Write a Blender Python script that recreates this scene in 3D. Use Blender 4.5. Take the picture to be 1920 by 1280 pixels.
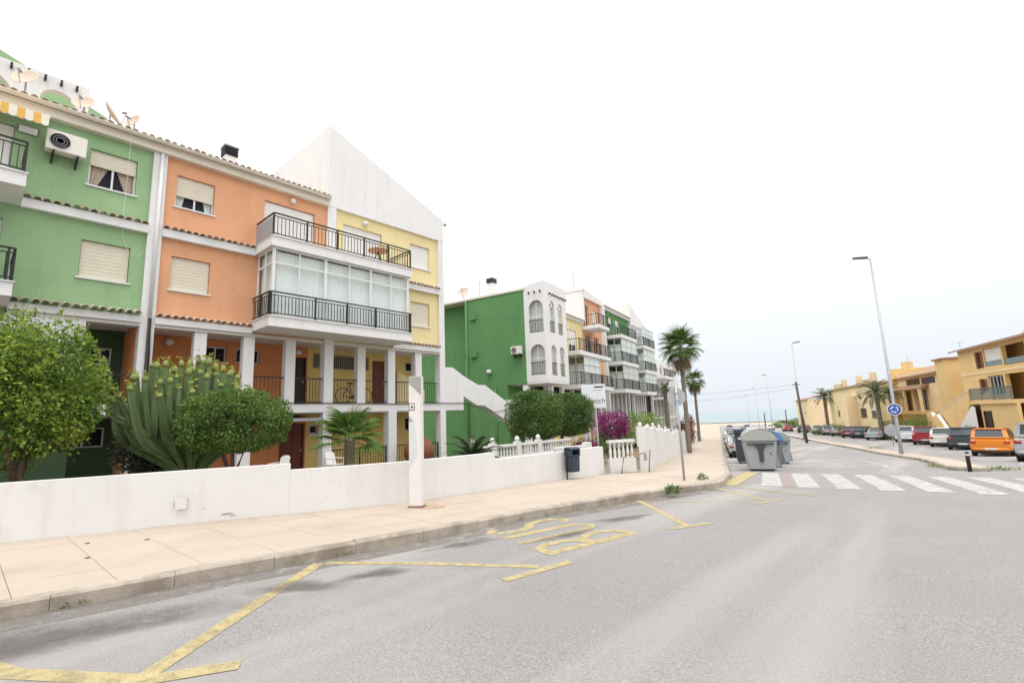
import bpy, bmesh, math, random
import numpy as np
from mathutils import Vector, Matrix
for o in list(bpy.data.objects): bpy.data.objects.remove(o, do_unlink=True)
SC = bpy.context.scene
COL = SC.collection
R_ = math.radians
random.seed(7); rng = np.random.default_rng(7)

# ------------------------------------------------------------ camera, sky, sun, exposure
def cam_basis(pit, rol, yaw):
    c, s = math.cos(yaw), math.sin(yaw)
    f0 = Vector((-s, c, 0)); r0 = Vector((c, s, 0)); u0 = Vector((0, 0, 1))
    w = f0*math.cos(pit) + u0*math.sin(pit); up = u0*math.cos(pit) - f0*math.sin(pit)
    r = r0*math.cos(rol) + up*math.sin(rol); u = up*math.cos(rol) - r0*math.sin(rol)
    return r, u, w
cr, cu, cw = cam_basis(R_(9.155), R_(-2.209), R_(41.388))
cam = bpy.data.cameras.new('camera'); cam.lens = 17.02; cam.sensor_width = 36; cam.clip_end = 60000; cam.clip_start = .05
co = bpy.data.objects.new('camera', cam); COL.objects.link(co); SC.camera = co
co.matrix_world = Matrix(((cr.x, cu.x, -cw.x, 0), (cr.y, cu.y, -cw.y, 0), (cr.z, cu.z, -cw.z, 1.65), (0, 0, 0, 1)))
SUN = Vector((.22, -.30, .92)).normalized()
world = bpy.data.worlds.new('World'); SC.world = world; world.use_nodes = True
nt = world.node_tree; nt.nodes.clear()
wo = nt.nodes.new('ShaderNodeOutputWorld'); bg = nt.nodes.new('ShaderNodeBackground')
sky = nt.nodes.new('ShaderNodeTexSky'); sky.sky_type = 'NISHITA'; sky.sun_disc = False
sky.sun_elevation = math.asin(SUN.z); sky.sun_rotation = math.atan2(SUN.x, SUN.y); sky.dust_density = 4; sky.air_density = 1.2
geo = nt.nodes.new('ShaderNodeNewGeometry'); sep = nt.nodes.new('ShaderNodeSeparateXYZ')
nt.links.new(geo.outputs['Incoming'], sep.inputs[0])
neg = nt.nodes.new('ShaderNodeMath'); neg.operation = 'MULTIPLY'; neg.inputs[1].default_value = -1; nt.links.new(sep.outputs['Z'], neg.inputs[0])
ramp = nt.nodes.new('ShaderNodeValToRGB'); nt.links.new(neg.outputs[0], ramp.inputs[0])
# even high cloud: luminance grows towards the zenith as under a standard overcast sky
el = ramp.color_ramp.elements
el[0].position = 0; el[0].color = (.73, .775, .835, 1)
el[1].position = 1; el[1].color = (2.35, 2.35, 2.38, 1)
for ps, cc in ((.10, (.78, .815, .86)), (.28, (.98, 1.0, 1.02)), (.6, (1.65, 1.66, 1.68))):
    e = el.new(ps); e.color = (*cc, 1)
mixn = nt.nodes.new('ShaderNodeMix'); mixn.data_type = 'RGBA'; mixn.inputs[0].default_value = .10
scl = nt.nodes.new('ShaderNodeMix'); scl.data_type = 'RGBA'; scl.blend_type = 'MULTIPLY'; scl.inputs[0].default_value = 1
scl.inputs[7].default_value = (.12, .12, .12, 1)
nt.links.new(sky.outputs[0], scl.inputs[6]); nt.links.new(ramp.outputs[0], mixn.inputs[6]); nt.links.new(scl.outputs[2], mixn.inputs[7])
nt.links.new(mixn.outputs[2], bg.inputs[0]); bg.inputs[1].default_value = 1.0; nt.links.new(bg.outputs[0], wo.inputs[0])
sl = bpy.data.lights.new('sun', 'SUN'); sl.energy = 1.0; sl.angle = R_(18); sl.color = (1, .96, .9)
so = bpy.data.objects.new('sun', sl); COL.objects.link(so); so.rotation_euler = (-SUN).to_track_quat('-Z', 'Y').to_euler(); so.location = (10, -10, 30)
vs = SC.view_settings; vs.view_transform = 'Standard'; vs.look = 'None'; vs.exposure = 0.3; vs.gamma = 1.0; vs.use_curve_mapping = False

# ------------------------------------------------------------ ground profile: the street falls gently to the sea
A = R_(18.9); CA, SA = math.cos(A), math.sin(A)
PS = [-60,-20,0,3,8,13,18,22,28,38,50,70,90,120,160,220,300,430,700]
PZ = [.25,.08,0,-.02,-.08,-.18,-.40,-.63,-.98,-1.45,-1.74,-2.2,-2.6,-3.1,-3.8,-4.7,-5.5,-6.35,-6.9]
def _pchip(xs, ys):
    xs = np.array(xs, float); ys = np.array(ys, float); h = np.diff(xs); dl = np.diff(ys)/h; d = np.zeros(len(xs)); d[0] = dl[0]; d[-1] = dl[-1]
    for i in range(1, len(xs)-1):
        if dl[i-1]*dl[i] > 0:
            w1 = 2*h[i]+h[i-1]; w2 = h[i]+2*h[i-1]; d[i] = (w1+w2)/(w1/dl[i-1]+w2/dl[i])
    def f(x):
        x = min(max(x, xs[0]), xs[-1]); i = min(max(int(np.searchsorted(xs, x))-1, 0), len(xs)-2); t = (x-xs[i])/h[i]
        return float((1+2*t)*(1-t)**2*ys[i]+t*(1-t)**2*h[i]*d[i]+t*t*(3-2*t)*ys[i+1]+t*t*(t-1)*h[i]*d[i+1])
    return f
prof = _pchip(PS, PZ)
def gz(x, y): return prof(-SA*x + CA*y)
def st(s, t): return (-SA*s + CA*t, CA*s + SA*t)      # street coordinates (along the far street, across it) to x, y

# ------------------------------------------------------------ materials
MATS = {}
def mat(name, col, rough=.8, var=.08, scale=3., bump=0., bscale=40., spec=.3, metal=0., attr=None, stain=None, fine=None, coat=0.):
    if name in MATS: return MATS[name]
    m = bpy.data.materials.new(name); m.use_nodes = True; n = m.node_tree; b = n.nodes['Principled BSDF']
    b.inputs['Roughness'].default_value = rough; b.inputs['Specular IOR Level'].default_value = spec; b.inputs['Metallic'].default_value = metal
    if coat: b.inputs['Coat Weight'].default_value = coat; b.inputs['Coat Roughness'].default_value = .05
    tc = n.nodes.new('ShaderNodeTexCoord')
    src = None
    def noise(sc, det=5, rg=.6):
        t = n.nodes.new('ShaderNodeTexNoise'); t.inputs['Scale'].default_value = sc; t.inputs['Detail'].default_value = det; t.inputs['Roughness'].default_value = rg
        n.links.new(tc.outputs['Object'], t.inputs['Vector']); return t
    def mix(fac, a, bcol, mode='MIX'):
        x = n.nodes.new('ShaderNodeMix'); x.data_type = 'RGBA'; x.blend_type = mode
        for sock, v in ((x.inputs[0], fac), (x.inputs[6], a), (x.inputs[7], bcol)):
            if hasattr(v, 'default_value') or hasattr(v, 'is_output'): n.links.new(v, sock)
            else: sock.default_value = v
        return x.outputs[2]
    def rmp(v, lo, hi):
        r = n.nodes.new('ShaderNodeMapRange'); r.inputs[1].default_value = lo; r.inputs[2].default_value = hi; n.links.new(v, r.inputs[0]); return r.outputs[0]
    c0 = tuple(max(0, c*(1-var)) for c in col) + (1,); c1 = tuple(min(1, c*(1+var)) for c in col) + (1,)
    t1 = noise(scale); cur = mix(rmp(t1.outputs['Fac'], .3, .7), c0, c1)
    if fine:
        t3 = noise(fine[0], 2, .7); cur = mix(rmp(t3.outputs['Fac'], .35, .65), cur, tuple(c*fine[1] for c in col)+(1,))
    if attr:
        a = n.nodes.new('ShaderNodeAttribute'); a.attribute_name = 'rnd'; r = n.nodes.new('ShaderNodeValToRGB')
        while len(r.color_ramp.elements) < len(attr): r.color_ramp.elements.new(.5)
        for i, c in enumerate(attr):
            r.color_ramp.elements[i].position = i/(len(attr)-1); r.color_ramp.elements[i].color = (*c, 1)
        n.links.new(a.outputs['Fac'], r.inputs[0]); cur = r.outputs[0]
    if stain:
        for sc, lo, hi, c, amt in stain:
            t4 = noise(sc, 6, .65); v = rmp(t4.outputs['Fac'], lo, hi)
            mm = n.nodes.new('ShaderNodeMath'); mm.operation = 'MULTIPLY'; mm.inputs[1].default_value = amt; n.links.new(v, mm.inputs[0])
            cur = mix(mm.outputs[0], cur, (*c, 1))
    n.links.new(cur, b.inputs['Base Color'])
    if bump:
        t2 = noise(bscale, 4); bp = n.nodes.new('ShaderNodeBump'); bp.inputs['Strength'].default_value = bump; bp.inputs['Distance'].default_value = .02
        n.links.new(t2.outputs['Fac'], bp.inputs['Height']); n.links.new(bp.outputs[0], b.inputs['Normal'])
    MATS[name] = m; return m
def leafmat(name, cols):
    if name in MATS: return MATS[name]
    m = mat(name, cols[0], .55, attr=cols, spec=.3); n = m.node_tree; b = n.nodes['Principled BSDF']
    src = b.inputs['Base Color'].links[0].from_socket
    tr = n.nodes.new('ShaderNodeBsdfTranslucent'); n.links.new(src, tr.inputs[0]); mx = n.nodes.new('ShaderNodeMixShader'); mx.inputs[0].default_value = .3
    out = [q for q in n.nodes if q.type == 'OUTPUT_MATERIAL'][0]
    n.links.new(b.outputs[0], mx.inputs[1]); n.links.new(tr.outputs[0], mx.inputs[2]); n.links.new(mx.outputs[0], out.inputs[0]); return m
def glassmat(name, tint=(.96,.975,.97), base=.12):
    m = bpy.data.materials.new(name); m.use_nodes = True; n = m.node_tree; n.nodes.clear()
    o = n.nodes.new('ShaderNodeOutputMaterial'); t = n.nodes.new('ShaderNodeBsdfTransparent'); t.inputs[0].default_value = (*tint, 1)
    g = n.nodes.new('ShaderNodeBsdfGlossy'); g.inputs['Roughness'].default_value = .03; fr = n.nodes.new('ShaderNodeLayerWeight'); fr.inputs[0].default_value = base
    mx = n.nodes.new('ShaderNodeMixShader'); gm = n.nodes.new('ShaderNodeNewGeometry'); sb = n.nodes.new('ShaderNodeMath'); sb.operation = 'SUBTRACT'; sb.inputs[0].default_value = 1; n.links.new(gm.outputs['Backfacing'], sb.inputs[1]); ml_ = n.nodes.new('ShaderNodeMath'); ml_.operation = 'MULTIPLY'; n.links.new(sb.outputs[0], ml_.inputs[0]); n.links.new(fr.outputs['Fresnel'], ml_.inputs[1]); n.links.new(ml_.outputs[0], mx.inputs[0]); n.links.new(t.outputs[0], mx.inputs[1]); n.links.new(g.outputs[0], mx.inputs[2]); n.links.new(mx.outputs[0], o.inputs[0])
    MATS[name] = m; return m
dirt = [(1.1, .55, .8, (.45,.42,.36), .25)]
WHITE = mat('white_plaster', (.735,.725,.715), .85, .03, 1.5, .12, 60, stain=[(.9, .6, .85, (.58,.54,.47), .35)])
WALLW = mat('white_garden_wall_paint', (.675,.665,.645), .85, .03, 1.2, .18, 50, stain=[(.5, .50, .68, (.59,.56,.50), .45), (2.2, .60, .72, (.52,.49,.43), .45), (11, .67, .74, (.42,.40,.35), .5)])
TRIM = mat('white_trim', (.70,.70,.69), .7, .03, 4)
GREEN1 = mat('sage_green_plaster', (.285,.435,.23), .85, .07, 1.0, .15, 60, stain=[(.6, .55, .85, (.33,.47,.28), .5)])
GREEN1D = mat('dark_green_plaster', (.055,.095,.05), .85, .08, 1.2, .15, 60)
GREEN2 = mat('leaf_green_plaster', (.105,.245,.090), .85, .07, .8, .15, 60, stain=[(.5, .55, .85, (.13,.28,.11), .6)])
ORANGE = mat('apricot_plaster', (.70,.36,.20), .85, .06, 1.0, .15, 60, stain=[(.6, .55, .85, (.74,.41,.23), .5)])
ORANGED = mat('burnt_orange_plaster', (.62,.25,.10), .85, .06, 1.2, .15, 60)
YELLOW = mat('pale_yellow_plaster', (.76,.64,.34), .85, .05, 1.0, .15, 60, stain=[(.6, .55, .85, (.78,.67,.38), .5)])
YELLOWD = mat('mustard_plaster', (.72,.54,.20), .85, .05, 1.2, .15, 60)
SOFFIT = mat('grey_white_ceiling', (.62,.59,.55), .9, .04, 2)
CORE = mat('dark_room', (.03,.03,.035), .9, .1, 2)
TILE = mat('weathered_roof_tile', (.55,.45,.35), .85, .22, 6, .2, 50, stain=[(3, .5, .8, (.55,.49,.40), .7)])
CREAM = mat('cream_gutter', (.68,.62,.52), .6, .05, 3)
IRON = mat('black_iron', (.028,.026,.027), .5, .1, 5)
SHUT = mat('cream_roller_shutter', (.66,.60,.48), .6, .04, 3)
SHUTW = mat('white_roller_shutter', (.72,.70,.66), .6, .04, 3)
BLIND = mat('pale_curtain', (.80,.815,.80), .9, .03, 3)
CURT = mat('pink_curtain', (.60,.45,.37), .9, .06, 6)
DOOR = mat('red_brown_door', (.17,.045,.028), .5, .15, 6)
DOORD = mat('dark_brown_door', (.045,.022,.018), .5, .15, 6)
GLASS = glassmat('window_glass')
PANEL = mat('grey_screen_panel', (.33,.32,.33), .8, .05, 8)
ASPH = mat('worn_asphalt', (.325,.308,.296), .93, .09, .35, .55, 130, spec=.25, fine=(62, .62), stain=[(.22, .54, .75, (.37,.345,.32), .7), (.9, .68, .80, (.20,.185,.178), .6), (9, .66, .74, (.42,.40,.37), .6), (28, .60, .72, (.23,.22,.21), .4)])
def wornpaint(name, col, thr, attr=False, soft=.10, sc=9.):
    m = mat(name, col, .88, .12, 2, 0, 120, fine=(70, .75)); n = m.node_tree; b = n.nodes['Principled BSDF']; out = [q for q in n.nodes if q.type == 'OUTPUT_MATERIAL'][0]
    tc = n.nodes.new('ShaderNodeTexCoord'); t = n.nodes.new('ShaderNodeTexNoise'); t.inputs['Scale'].default_value = sc; t.inputs['Detail'].default_value = 9; t.inputs['Roughness'].default_value = .72; n.links.new(tc.outputs['Object'], t.inputs[0])
    r = n.nodes.new('ShaderNodeMapRange'); r.inputs[1].default_value = thr-soft; r.inputs[2].default_value = thr+soft*.6; n.links.new(t.outputs['Fac'], r.inputs[0]); fac = r.outputs[0]
    if attr:                                               # stains thin out towards their rim
        a = n.nodes.new('ShaderNodeAttribute'); a.attribute_name = 'fade'; q = n.nodes.new('ShaderNodeMath'); q.operation = 'MULTIPLY_ADD'; q.inputs[1].default_value = .95; q.inputs[2].default_value = 0; n.links.new(a.outputs['Fac'], q.inputs[0]); k = n.nodes.new('ShaderNodeMath'); k.operation = 'MULTIPLY'; k.use_clamp = True; n.links.new(fac, k.inputs[0]); n.links.new(q.outputs[0], k.inputs[1]); k2 = n.nodes.new('ShaderNodeMath'); k2.operation = 'MULTIPLY'; k2.inputs[1].default_value = .95; n.links.new(k.outputs[0], k2.inputs[0]); fac = k2.outputs[0]
    tr = n.nodes.new('ShaderNodeBsdfTransparent'); mx = n.nodes.new('ShaderNodeMixShader'); n.links.new(fac, mx.inputs[0]); n.links.new(tr.outputs[0], mx.inputs[1]); n.links.new(b.outputs[0], mx.inputs[2]); n.links.new(mx.outputs[0], out.inputs[0]); return m
def vstreak(m, col, amt, lo=.52, hi=.70):                  # rain streaks and faded runs down a rendered wall
    n = m.node_tree; b = n.nodes['Principled BSDF']; src = b.inputs['Base Color'].links[0].from_socket; tc = n.nodes.new('ShaderNodeTexCoord'); mp = n.nodes.new('ShaderNodeMapping'); mp.inputs['Scale'].default_value = (2.6, 2.6, .22)
    t = n.nodes.new('ShaderNodeTexNoise'); t.inputs['Scale'].default_value = 1.3; t.inputs['Detail'].default_value = 6; t.inputs['Roughness'].default_value = .65; n.links.new(tc.outputs['Object'], mp.inputs[0]); n.links.new(mp.outputs[0], t.inputs[0]); r = n.nodes.new('ShaderNodeMapRange'); r.inputs[1].default_value = lo; r.inputs[2].default_value = hi; r.inputs[4].default_value = amt; n.links.new(t.outputs['Fac'], r.inputs[0])
    x = n.nodes.new('ShaderNodeMix'); x.data_type = 'RGBA'; n.links.new(r.outputs[0], x.inputs[0]); n.links.new(src, x.inputs[6]); x.inputs[7].default_value = (*col, 1); n.links.new(x.outputs[2], b.inputs['Base Color'])
for m_, c_, a_ in ((GREEN1, (.22,.33,.18), .45), (GREEN2, (.075,.18,.065), .5), (ORANGE, (.58,.29,.16), .4), (YELLOW, (.62,.50,.25), .4), (WHITE, (.57,.54,.49), .38), (WALLW, (.55,.525,.47), .4), (ORANGED, (.5,.2,.08), .4), (YELLOWD, (.58,.42,.15), .4)): vstreak(m_, c_, a_)
def streaks(m, ang, col, amt):                             # long wheel-worn streaks along the carriageway
    n = m.node_tree; b = n.nodes['Principled BSDF']; src = b.inputs['Base Color'].links[0].from_socket; tc = n.nodes.new('ShaderNodeTexCoord'); mp = n.nodes.new('ShaderNodeMapping'); mp.inputs['Rotation'].default_value = (0, 0, ang); mp.inputs['Scale'].default_value = (.55, .035, 1)
    t = n.nodes.new('ShaderNodeTexNoise'); t.inputs['Scale'].default_value = 1.6; t.inputs['Detail'].default_value = 5; n.links.new(tc.outputs['Object'], mp.inputs[0]); n.links.new(mp.outputs[0], t.inputs[0]); r = n.nodes.new('ShaderNodeMapRange'); r.inputs[1].default_value = .5; r.inputs[2].default_value = .72; r.inputs[4].default_value = amt; n.links.new(t.outputs['Fac'], r.inputs[0])
    x = n.nodes.new('ShaderNodeMix'); x.data_type = 'RGBA'; n.links.new(r.outputs[0], x.inputs[0]); n.links.new(src, x.inputs[6]); x.inputs[7].default_value = (*col, 1); n.links.new(x.outputs[2], b.inputs['Base Color'])
streaks(ASPH, R_(-14), (.385,.36,.335), .75)
PAVE = mat('pinkish_paving', (.42,.355,.285), .9, .06, .8, .25, 90, stain=[(.55, .50, .68, (.36,.275,.20), .60), (3, .56, .70, (.35,.285,.22), .45), (.25, .5, .62, (.46,.39,.32), .5)])
PAVEJ = mat('paving_joint', (.37,.305,.245), .95, .1, 3)
KERB = mat('kerb_concrete', (.40,.345,.285), .95, .15, 2, .5, 60, stain=[(1.3, .47, .60, (.21,.17,.13), .7), (6, .53, .66, (.25,.21,.165), .5)])
PAINTY = wornpaint('yellow_road_paint', (.45,.37,.195), .40, soft=.24, sc=7.)
PAINTW = wornpaint('white_road_paint', (.46,.445,.42), .38, soft=.22, sc=6.)
SOIL = mat('garden_soil', (.22,.18,.13), .95, .2, 3, .5, 40)
SAND = mat('pale_sand', (.42,.37,.29), .95, .12, .05)
GALV = mat('galvanised_steel', (.40,.41,.42), .45, .06, 6, metal=.3)
BARK = mat('bark', (.13,.085,.06), .95, .3, 10, .6, 30)

# ------------------------------------------------------------ mesh helpers
OFF = [Vector((0, 0, 0))]
class MB:
    def __init__(s): s.v = []; s.f = []; s.r = []
    def add(s, vs, fs):
        k = len(s.v); s.v += [tuple(v) for v in vs]; s.f += [tuple(i+k for i in f) for f in fs]; return s
    def box(s, x0, x1, y0, y1, z0, z1):
        return s.add([(x0,y0,z0),(x1,y0,z0),(x1,y1,z0),(x0,y1,z0),(x0,y0,z1),(x1,y0,z1),(x1,y1,z1),(x0,y1,z1)],
                     [(0,3,2,1),(4,5,6,7),(0,1,5,4),(1,2,6,5),(2,3,7,6),(3,0,4,7)])
    def prism(s, poly, d, m=None):                       # polygon of 3D points pushed along vector d
        n = len(poly); d = Vector(d); a = [Vector(p) for p in poly]; b = [p+d for p in a]
        return s.add(a+b, [tuple(range(n))[::-1], tuple(range(n, 2*n))]+[(i, (i+1) % n, n+(i+1) % n, n+i) for i in range(n)])
    def tube(s, pts, rad, n=8, cap=True):
        pts = [Vector(p) for p in pts]; k = len(pts)
        if not hasattr(rad, '__len__'): rad = [rad]*k
        vs = []; up = Vector((0, 0, 1))
        for i, p in enumerate(pts):
            d = (pts[min(i+1, k-1)]-pts[max(i-1, 0)]).normalized()
            a = d.cross(up if abs(d.z) < .95 else Vector((1, 0, 0))).normalized(); b = d.cross(a)
            for j in range(n):
                t = 2*math.pi*j/n; vs.append(p+(a*math.cos(t)+b*math.sin(t))*rad[i])
        fs = [(i*n+j, i*n+(j+1) % n, (i+1)*n+(j+1) % n, (i+1)*n+j) for i in range(k-1) for j in range(n)]
        if cap: fs += [tuple(range(n))[::-1], tuple(range((k-1)*n, k*n))]
        return s.add(vs, fs)
    def lathe(s, prof_, n=16, c=(0, 0, 0)):
        vs = [(c[0]+r*math.cos(2*math.pi*j/n), c[1]+r*math.sin(2*math.pi*j/n), c[2]+z) for r, z in prof_ for j in range(n)]; k = len(prof_)
        fs = [(i*n+j, i*n+(j+1) % n, (i+1)*n+(j+1) % n, (i+1)*n+j) for i in range(k-1) for j in range(n)]
        return s.add(vs, fs+[tuple(range(n))[::-1], tuple(range((k-1)*n, k*n))])
    def mesh(s, name, smooth=False, bevel=0, off=True, merge=False):
        me = bpy.data.meshes.new(name); o = OFF[0] if off else Vector((0, 0, 0))
        me.from_pydata([(v[0]-o.x, v[1]-o.y, v[2]-o.z) for v in s.v], [], s.f)
        if bevel or merge:
            bm = bmesh.new(); bm.from_mesh(me)
            if merge: bmesh.ops.remove_doubles(bm, verts=bm.verts, dist=1e-4)
            if bevel:
                bmesh.ops.recalc_face_normals(bm, faces=bm.faces)
                ed = [e for e in bm.edges if len(e.link_faces) == 2 and e.calc_face_angle(0) > .35]
                bmesh.ops.bevel(bm, geom=ed, offset=bevel, segments=2, affect='EDGES', clamp_overlap=True)
            bm.to_mesh(me); bm.free()
        if s.r: me.attributes.new('rnd', 'FLOAT', 'FACE').data.foreach_set('value', s.r)
        if smooth: me.shade_smooth()
        if smooth == 'auto':
            try: me.set_sharp_from_angle(angle=R_(38))
            except Exception: pass
        me.update(); return me
    def obj(s, name, m, parent=None, smooth=False, bevel=0, **k): return put(name, s.mesh(name, smooth, bevel, **k), m, parent)
def put(name, me, m, parent=None, loc=(0, 0, 0), rot=(0, 0, 0), scale=(1, 1, 1)):
    o = bpy.data.objects.new(name, me); COL.objects.link(o)
    if not me.materials: me.materials.append(m)
    if me.materials[0] is not m: o.material_slots[0].link = 'OBJECT'; o.material_slots[0].material = m
    o.location = loc; o.rotation_euler = rot; o.scale = scale
    if parent: o.parent = parent
    return o
def tag(o, label=None, cat=None, group=None, kind=None):
    for k, v in (('label', label), ('category', cat), ('group', group), ('kind', kind)):
        if v: o[k] = v
    return o
def empty(name, loc, rz, label, cat, group=None):
    o = bpy.data.objects.new(name, None); COL.objects.link(o); o.location = loc; o.rotation_euler = (0, 0, rz); o.empty_display_size = .2
    return tag(o, label, cat, group)
UB = MB().box(-.5, .5, -.5, .5, -.5, .5).mesh('unit_block', off=False)
def box(name, m, parent, x0, x1, y0, y1, z0, z1):
    o = OFF[0]; return put(name, UB, m, parent, ((x0+x1)/2-o.x, (y0+y1)/2-o.y, (z0+z1)/2-o.z), (0, 0, 0), (abs(x1-x0), abs(y1-y0), abs(z1-z0)))
def bar(name, m, parent, p, q, w, h=None):                # square bar between two points
    p = Vector(p)-OFF[0]; q = Vector(q)-OFF[0]; d = q-p; o = put(name, UB, m, parent, (p+q)/2)
    o.rotation_euler = d.to_track_quat('X', 'Z').to_euler(); o.scale = (d.length, w, h or w); return o
def wall_mb(x0, x1, z0, z1, y0, y1, holes=()):
    b = MB(); xs = sorted({x0, x1, *[min(max(h[i], x0), x1) for h in holes for i in (0, 1)]}); zs = sorted({z0, z1, *[min(max(h[i], z0), z1) for h in holes for i in (2, 3)]})
    def solid(i, j):
        if i < 0 or j < 0 or i >= len(xs)-1 or j >= len(zs)-1: return False
        cx = (xs[i]+xs[i+1])/2; cz = (zs[j]+zs[j+1])/2
        return not any(h[0] < cx < h[1] and h[2] < cz < h[3] for h in holes)
    for i in range(len(xs)-1):
        for j in range(len(zs)-1):
            if not solid(i, j): continue
            a, c, p, q = xs[i], xs[i+1], zs[j], zs[j+1]
            b.add([(a,y0,p),(c,y0,p),(c,y0,q),(a,y0,q)], [(0,1,2,3)]); b.add([(a,y1,p),(c,y1,p),(c,y1,q),(a,y1,q)], [(3,2,1,0)])
            if not solid(i-1, j): b.add([(a,y0,p),(a,y0,q),(a,y1,q),(a,y1,p)], [(0,1,2,3)])
            if not solid(i+1, j): b.add([(c,y0,p),(c,y0,q),(c,y1,q),(c,y1,p)], [(3,2,1,0)])
            if not solid(i, j-1): b.add([(a,y0,p),(c,y0,p),(c,y1,p),(a,y1,p)], [(3,2,1,0)])
            if not solid(i, j+1): b.add([(a,y0,q),(c,y0,q),(c,y1,q),(a,y1,q)], [(0,1,2,3)])
    return b
def arch_mb(a0, a1, z0, z1, b0, b1, arches, mp=lambda a, b, z: (a, b, z), n=12):
    # wall from a0 to a1 with round-headed openings (centre, half width, sill, crown)
    o = MB(); arches = sorted(arches)
    def slab(pts):                                        # flat polygon in (a, z), given thickness
        k = len(pts); f = [mp(a, b0, z) for a, z in pts]; g = [mp(a, b1, z) for a, z in pts]
        o.add(f+g, [tuple(range(k)), tuple(range(2*k-1, k-1, -1))]+[(i, k+i, k+(i+1) % k, (i+1) % k) for i in range(k)])
    cur = a0
    for c, hw, zb, zt in arches:
        if c-hw > cur: slab([(cur, z0), (c-hw, z0), (c-hw, z1), (cur, z1)])
        if zb > z0: slab([(c-hw, z0), (c+hw, z0), (c+hw, zb), (c-hw, zb)])
        zs = zt-hw if zt-hw > zb else zb+.1
        cv = [(c-hw*math.cos(math.pi*i/n), zs+(zt-zs)*math.sin(math.pi*i/n)) for i in range(n+1)]
        for i in range(n): slab([cv[i], cv[i+1], (cv[i+1][0], z1), (cv[i][0], z1)])
        cur = c+hw
    if cur < a1: slab([(cur, z0), (a1, z0), (a1, z1), (cur, z1)])
    return o
def ribs_mb(x0, x1, z0, z1, y, pitch=.10, d=.006):
    b = MB(); n = max(2, int((z1-z0)/pitch)); vs = []
    for i in range(n):
        za = z0+(z1-z0)*i/n; zb = z0+(z1-z0)*(i+1)/n; vs += [(y, za), (y-d, za+(zb-za)*.2), (y-d, za+(zb-za)*.8)]
    vs.append((y, z1)); k = len(vs)
    b.add([(x0, p, q) for p, q in vs]+[(x1, p, q) for p, q in vs], [(i, k+i, k+i+1, i+1) for i in range(k-1)])
    return b
def window(root, x0, x1, z0, z1, yw, shut=0., fm=None, pm=None, sm=None, mull=1, curtain=None, sill=True, name='window', inset=.10, dark=False):
    fm = fm or TRIM; y = yw+inset; b = MB(); w = .045
    zt = z1-(z1-z0)*shut
    b.box(x0, x0+w, y, y+.05, z0, z1).box(x1-w, x1, y, y+.05, z0, z1).box(x0+w, x1-w, y, y+.05, z0, z0+w).box(x0+w, x1-w, y, y+.05, z1-w, z1)
    for i in range(mull):
        c = x0+(x1-x0)*(i+1)/(mull+1); b.box(c-.025, c+.025, y-.003, y+.047, z0+w, z1-w)
    p = b.obj(name, fm, root)
    if shut < .98: box('pane', GLASS, p, x0+w, x1-w, y+.02, y+.028, z0+w, zt)
    if shut > 0:
        ribs_mb(x0+.01, x1-.01, zt, z1-.004, y-.02).obj('shutter', sm or SHUT, p)
        box('shutter_edge', sm or SHUT, p, x0+.012, x1-.012, y-.036, y-.004, zt-.035, zt-.001)
    if curtain:
        h = (x1-x0)/2; cov = .8 if curtain is CURT else .45
        for sgn in (0, 1):
            cb = MB(); n = 12; top = []; bot = []
            for i in range(n+1):
                f = i/n; yy = y+.09+.02*math.sin(f*22); xa = x0+w+f*h*cov if sgn == 0 else x1-w-f*h*cov; xb = x0+w+f*h*.3 if sgn == 0 else x1-w-f*h*.3
                top.append((xa, yy, zt+.1)); bot.append((xb, yy, z0+.02))
            cb.add(top+bot, [(i, i+1, n+2+i, n+1+i) for i in range(n)]); cb.obj('curtain', curtain, p)
    if shut < .98: box('interior', CORE, p, x0+.002, x1-.002, y+.13, y+.14, z0+.002, z1-.002)
    if sill: box('sill', fm if fm is not TRIM else TRIM, p, x0-.06, x1+.06, yw-.05, yw+.098, z0-.05, z0-.004)
    return p
def door(root, x0, x1, z0, z1, yw, m, panels=True):
    b = MB(); y = yw+.06
    p = MB().box(x0, x0+.06, yw-.012, y+.05, z0, z1).box(x1-.06, x1, yw-.012, y+.05, z0, z1).box(x0+.06, x1-.06, yw-.012, y+.05, z1-.06, z1).obj('door', m, root)
    box('leaf', m, p, x0+.06, x1-.06, y, y+.045, z0, z1-.06)
    for i in range(3):
        h = (z1-z0-.3)/3; za = z0+.12+i*h
        for q in (0, 1):
            wq = (x1-x0-.12)/2; xa = x0+.06+q*wq+.05; box('door_panel', m, p, xa, xa+wq-.10, y-.018, y+.002, za, za+h-.08)
    box('handle', GALV, p, x1-.14, x1-.11, y-.06, y-.001, z0+(z1-z0)*.47, z0+(z1-z0)*.52)
    return p
def railing(part, p0, p1, zb, zt, step=.13, posts=(), m=None, thin=.018, second=True, post_w=.05):
    m = m or IRON; p0 = Vector((*p0, 0)); p1 = Vector((*p1, 0)); d = p1-p0; L = d.length; u = d/L
    bar('top_rail', m, part, p0+Vector((0, 0, zt)), p1+Vector((0, 0, zt)), .05, .04)
    z2 = zt-.11 if second else zt-.02
    if second: bar('rail', m, part, p0+Vector((0, 0, z2)), p1+Vector((0, 0, z2)), .03, .025)
    bar('bottom_rail', m, part, p0+Vector((0, 0, zb+.08)), p1+Vector((0, 0, zb+.08)), .035, .03)
    n = max(1, int(L/step))
    for i in range(1, n):
        q = p0+u*(L*i/n); o = bar('baluster', m, part, q+Vector((0, 0, zb+.08)), q+Vector((0, 0, z2)), thin)
    for f in posts:
        q = p0+u*(L*f); bar('post', m, part, q+Vector((0, 0, zb)), q+Vector((0, 0, zt)), post_w)
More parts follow.
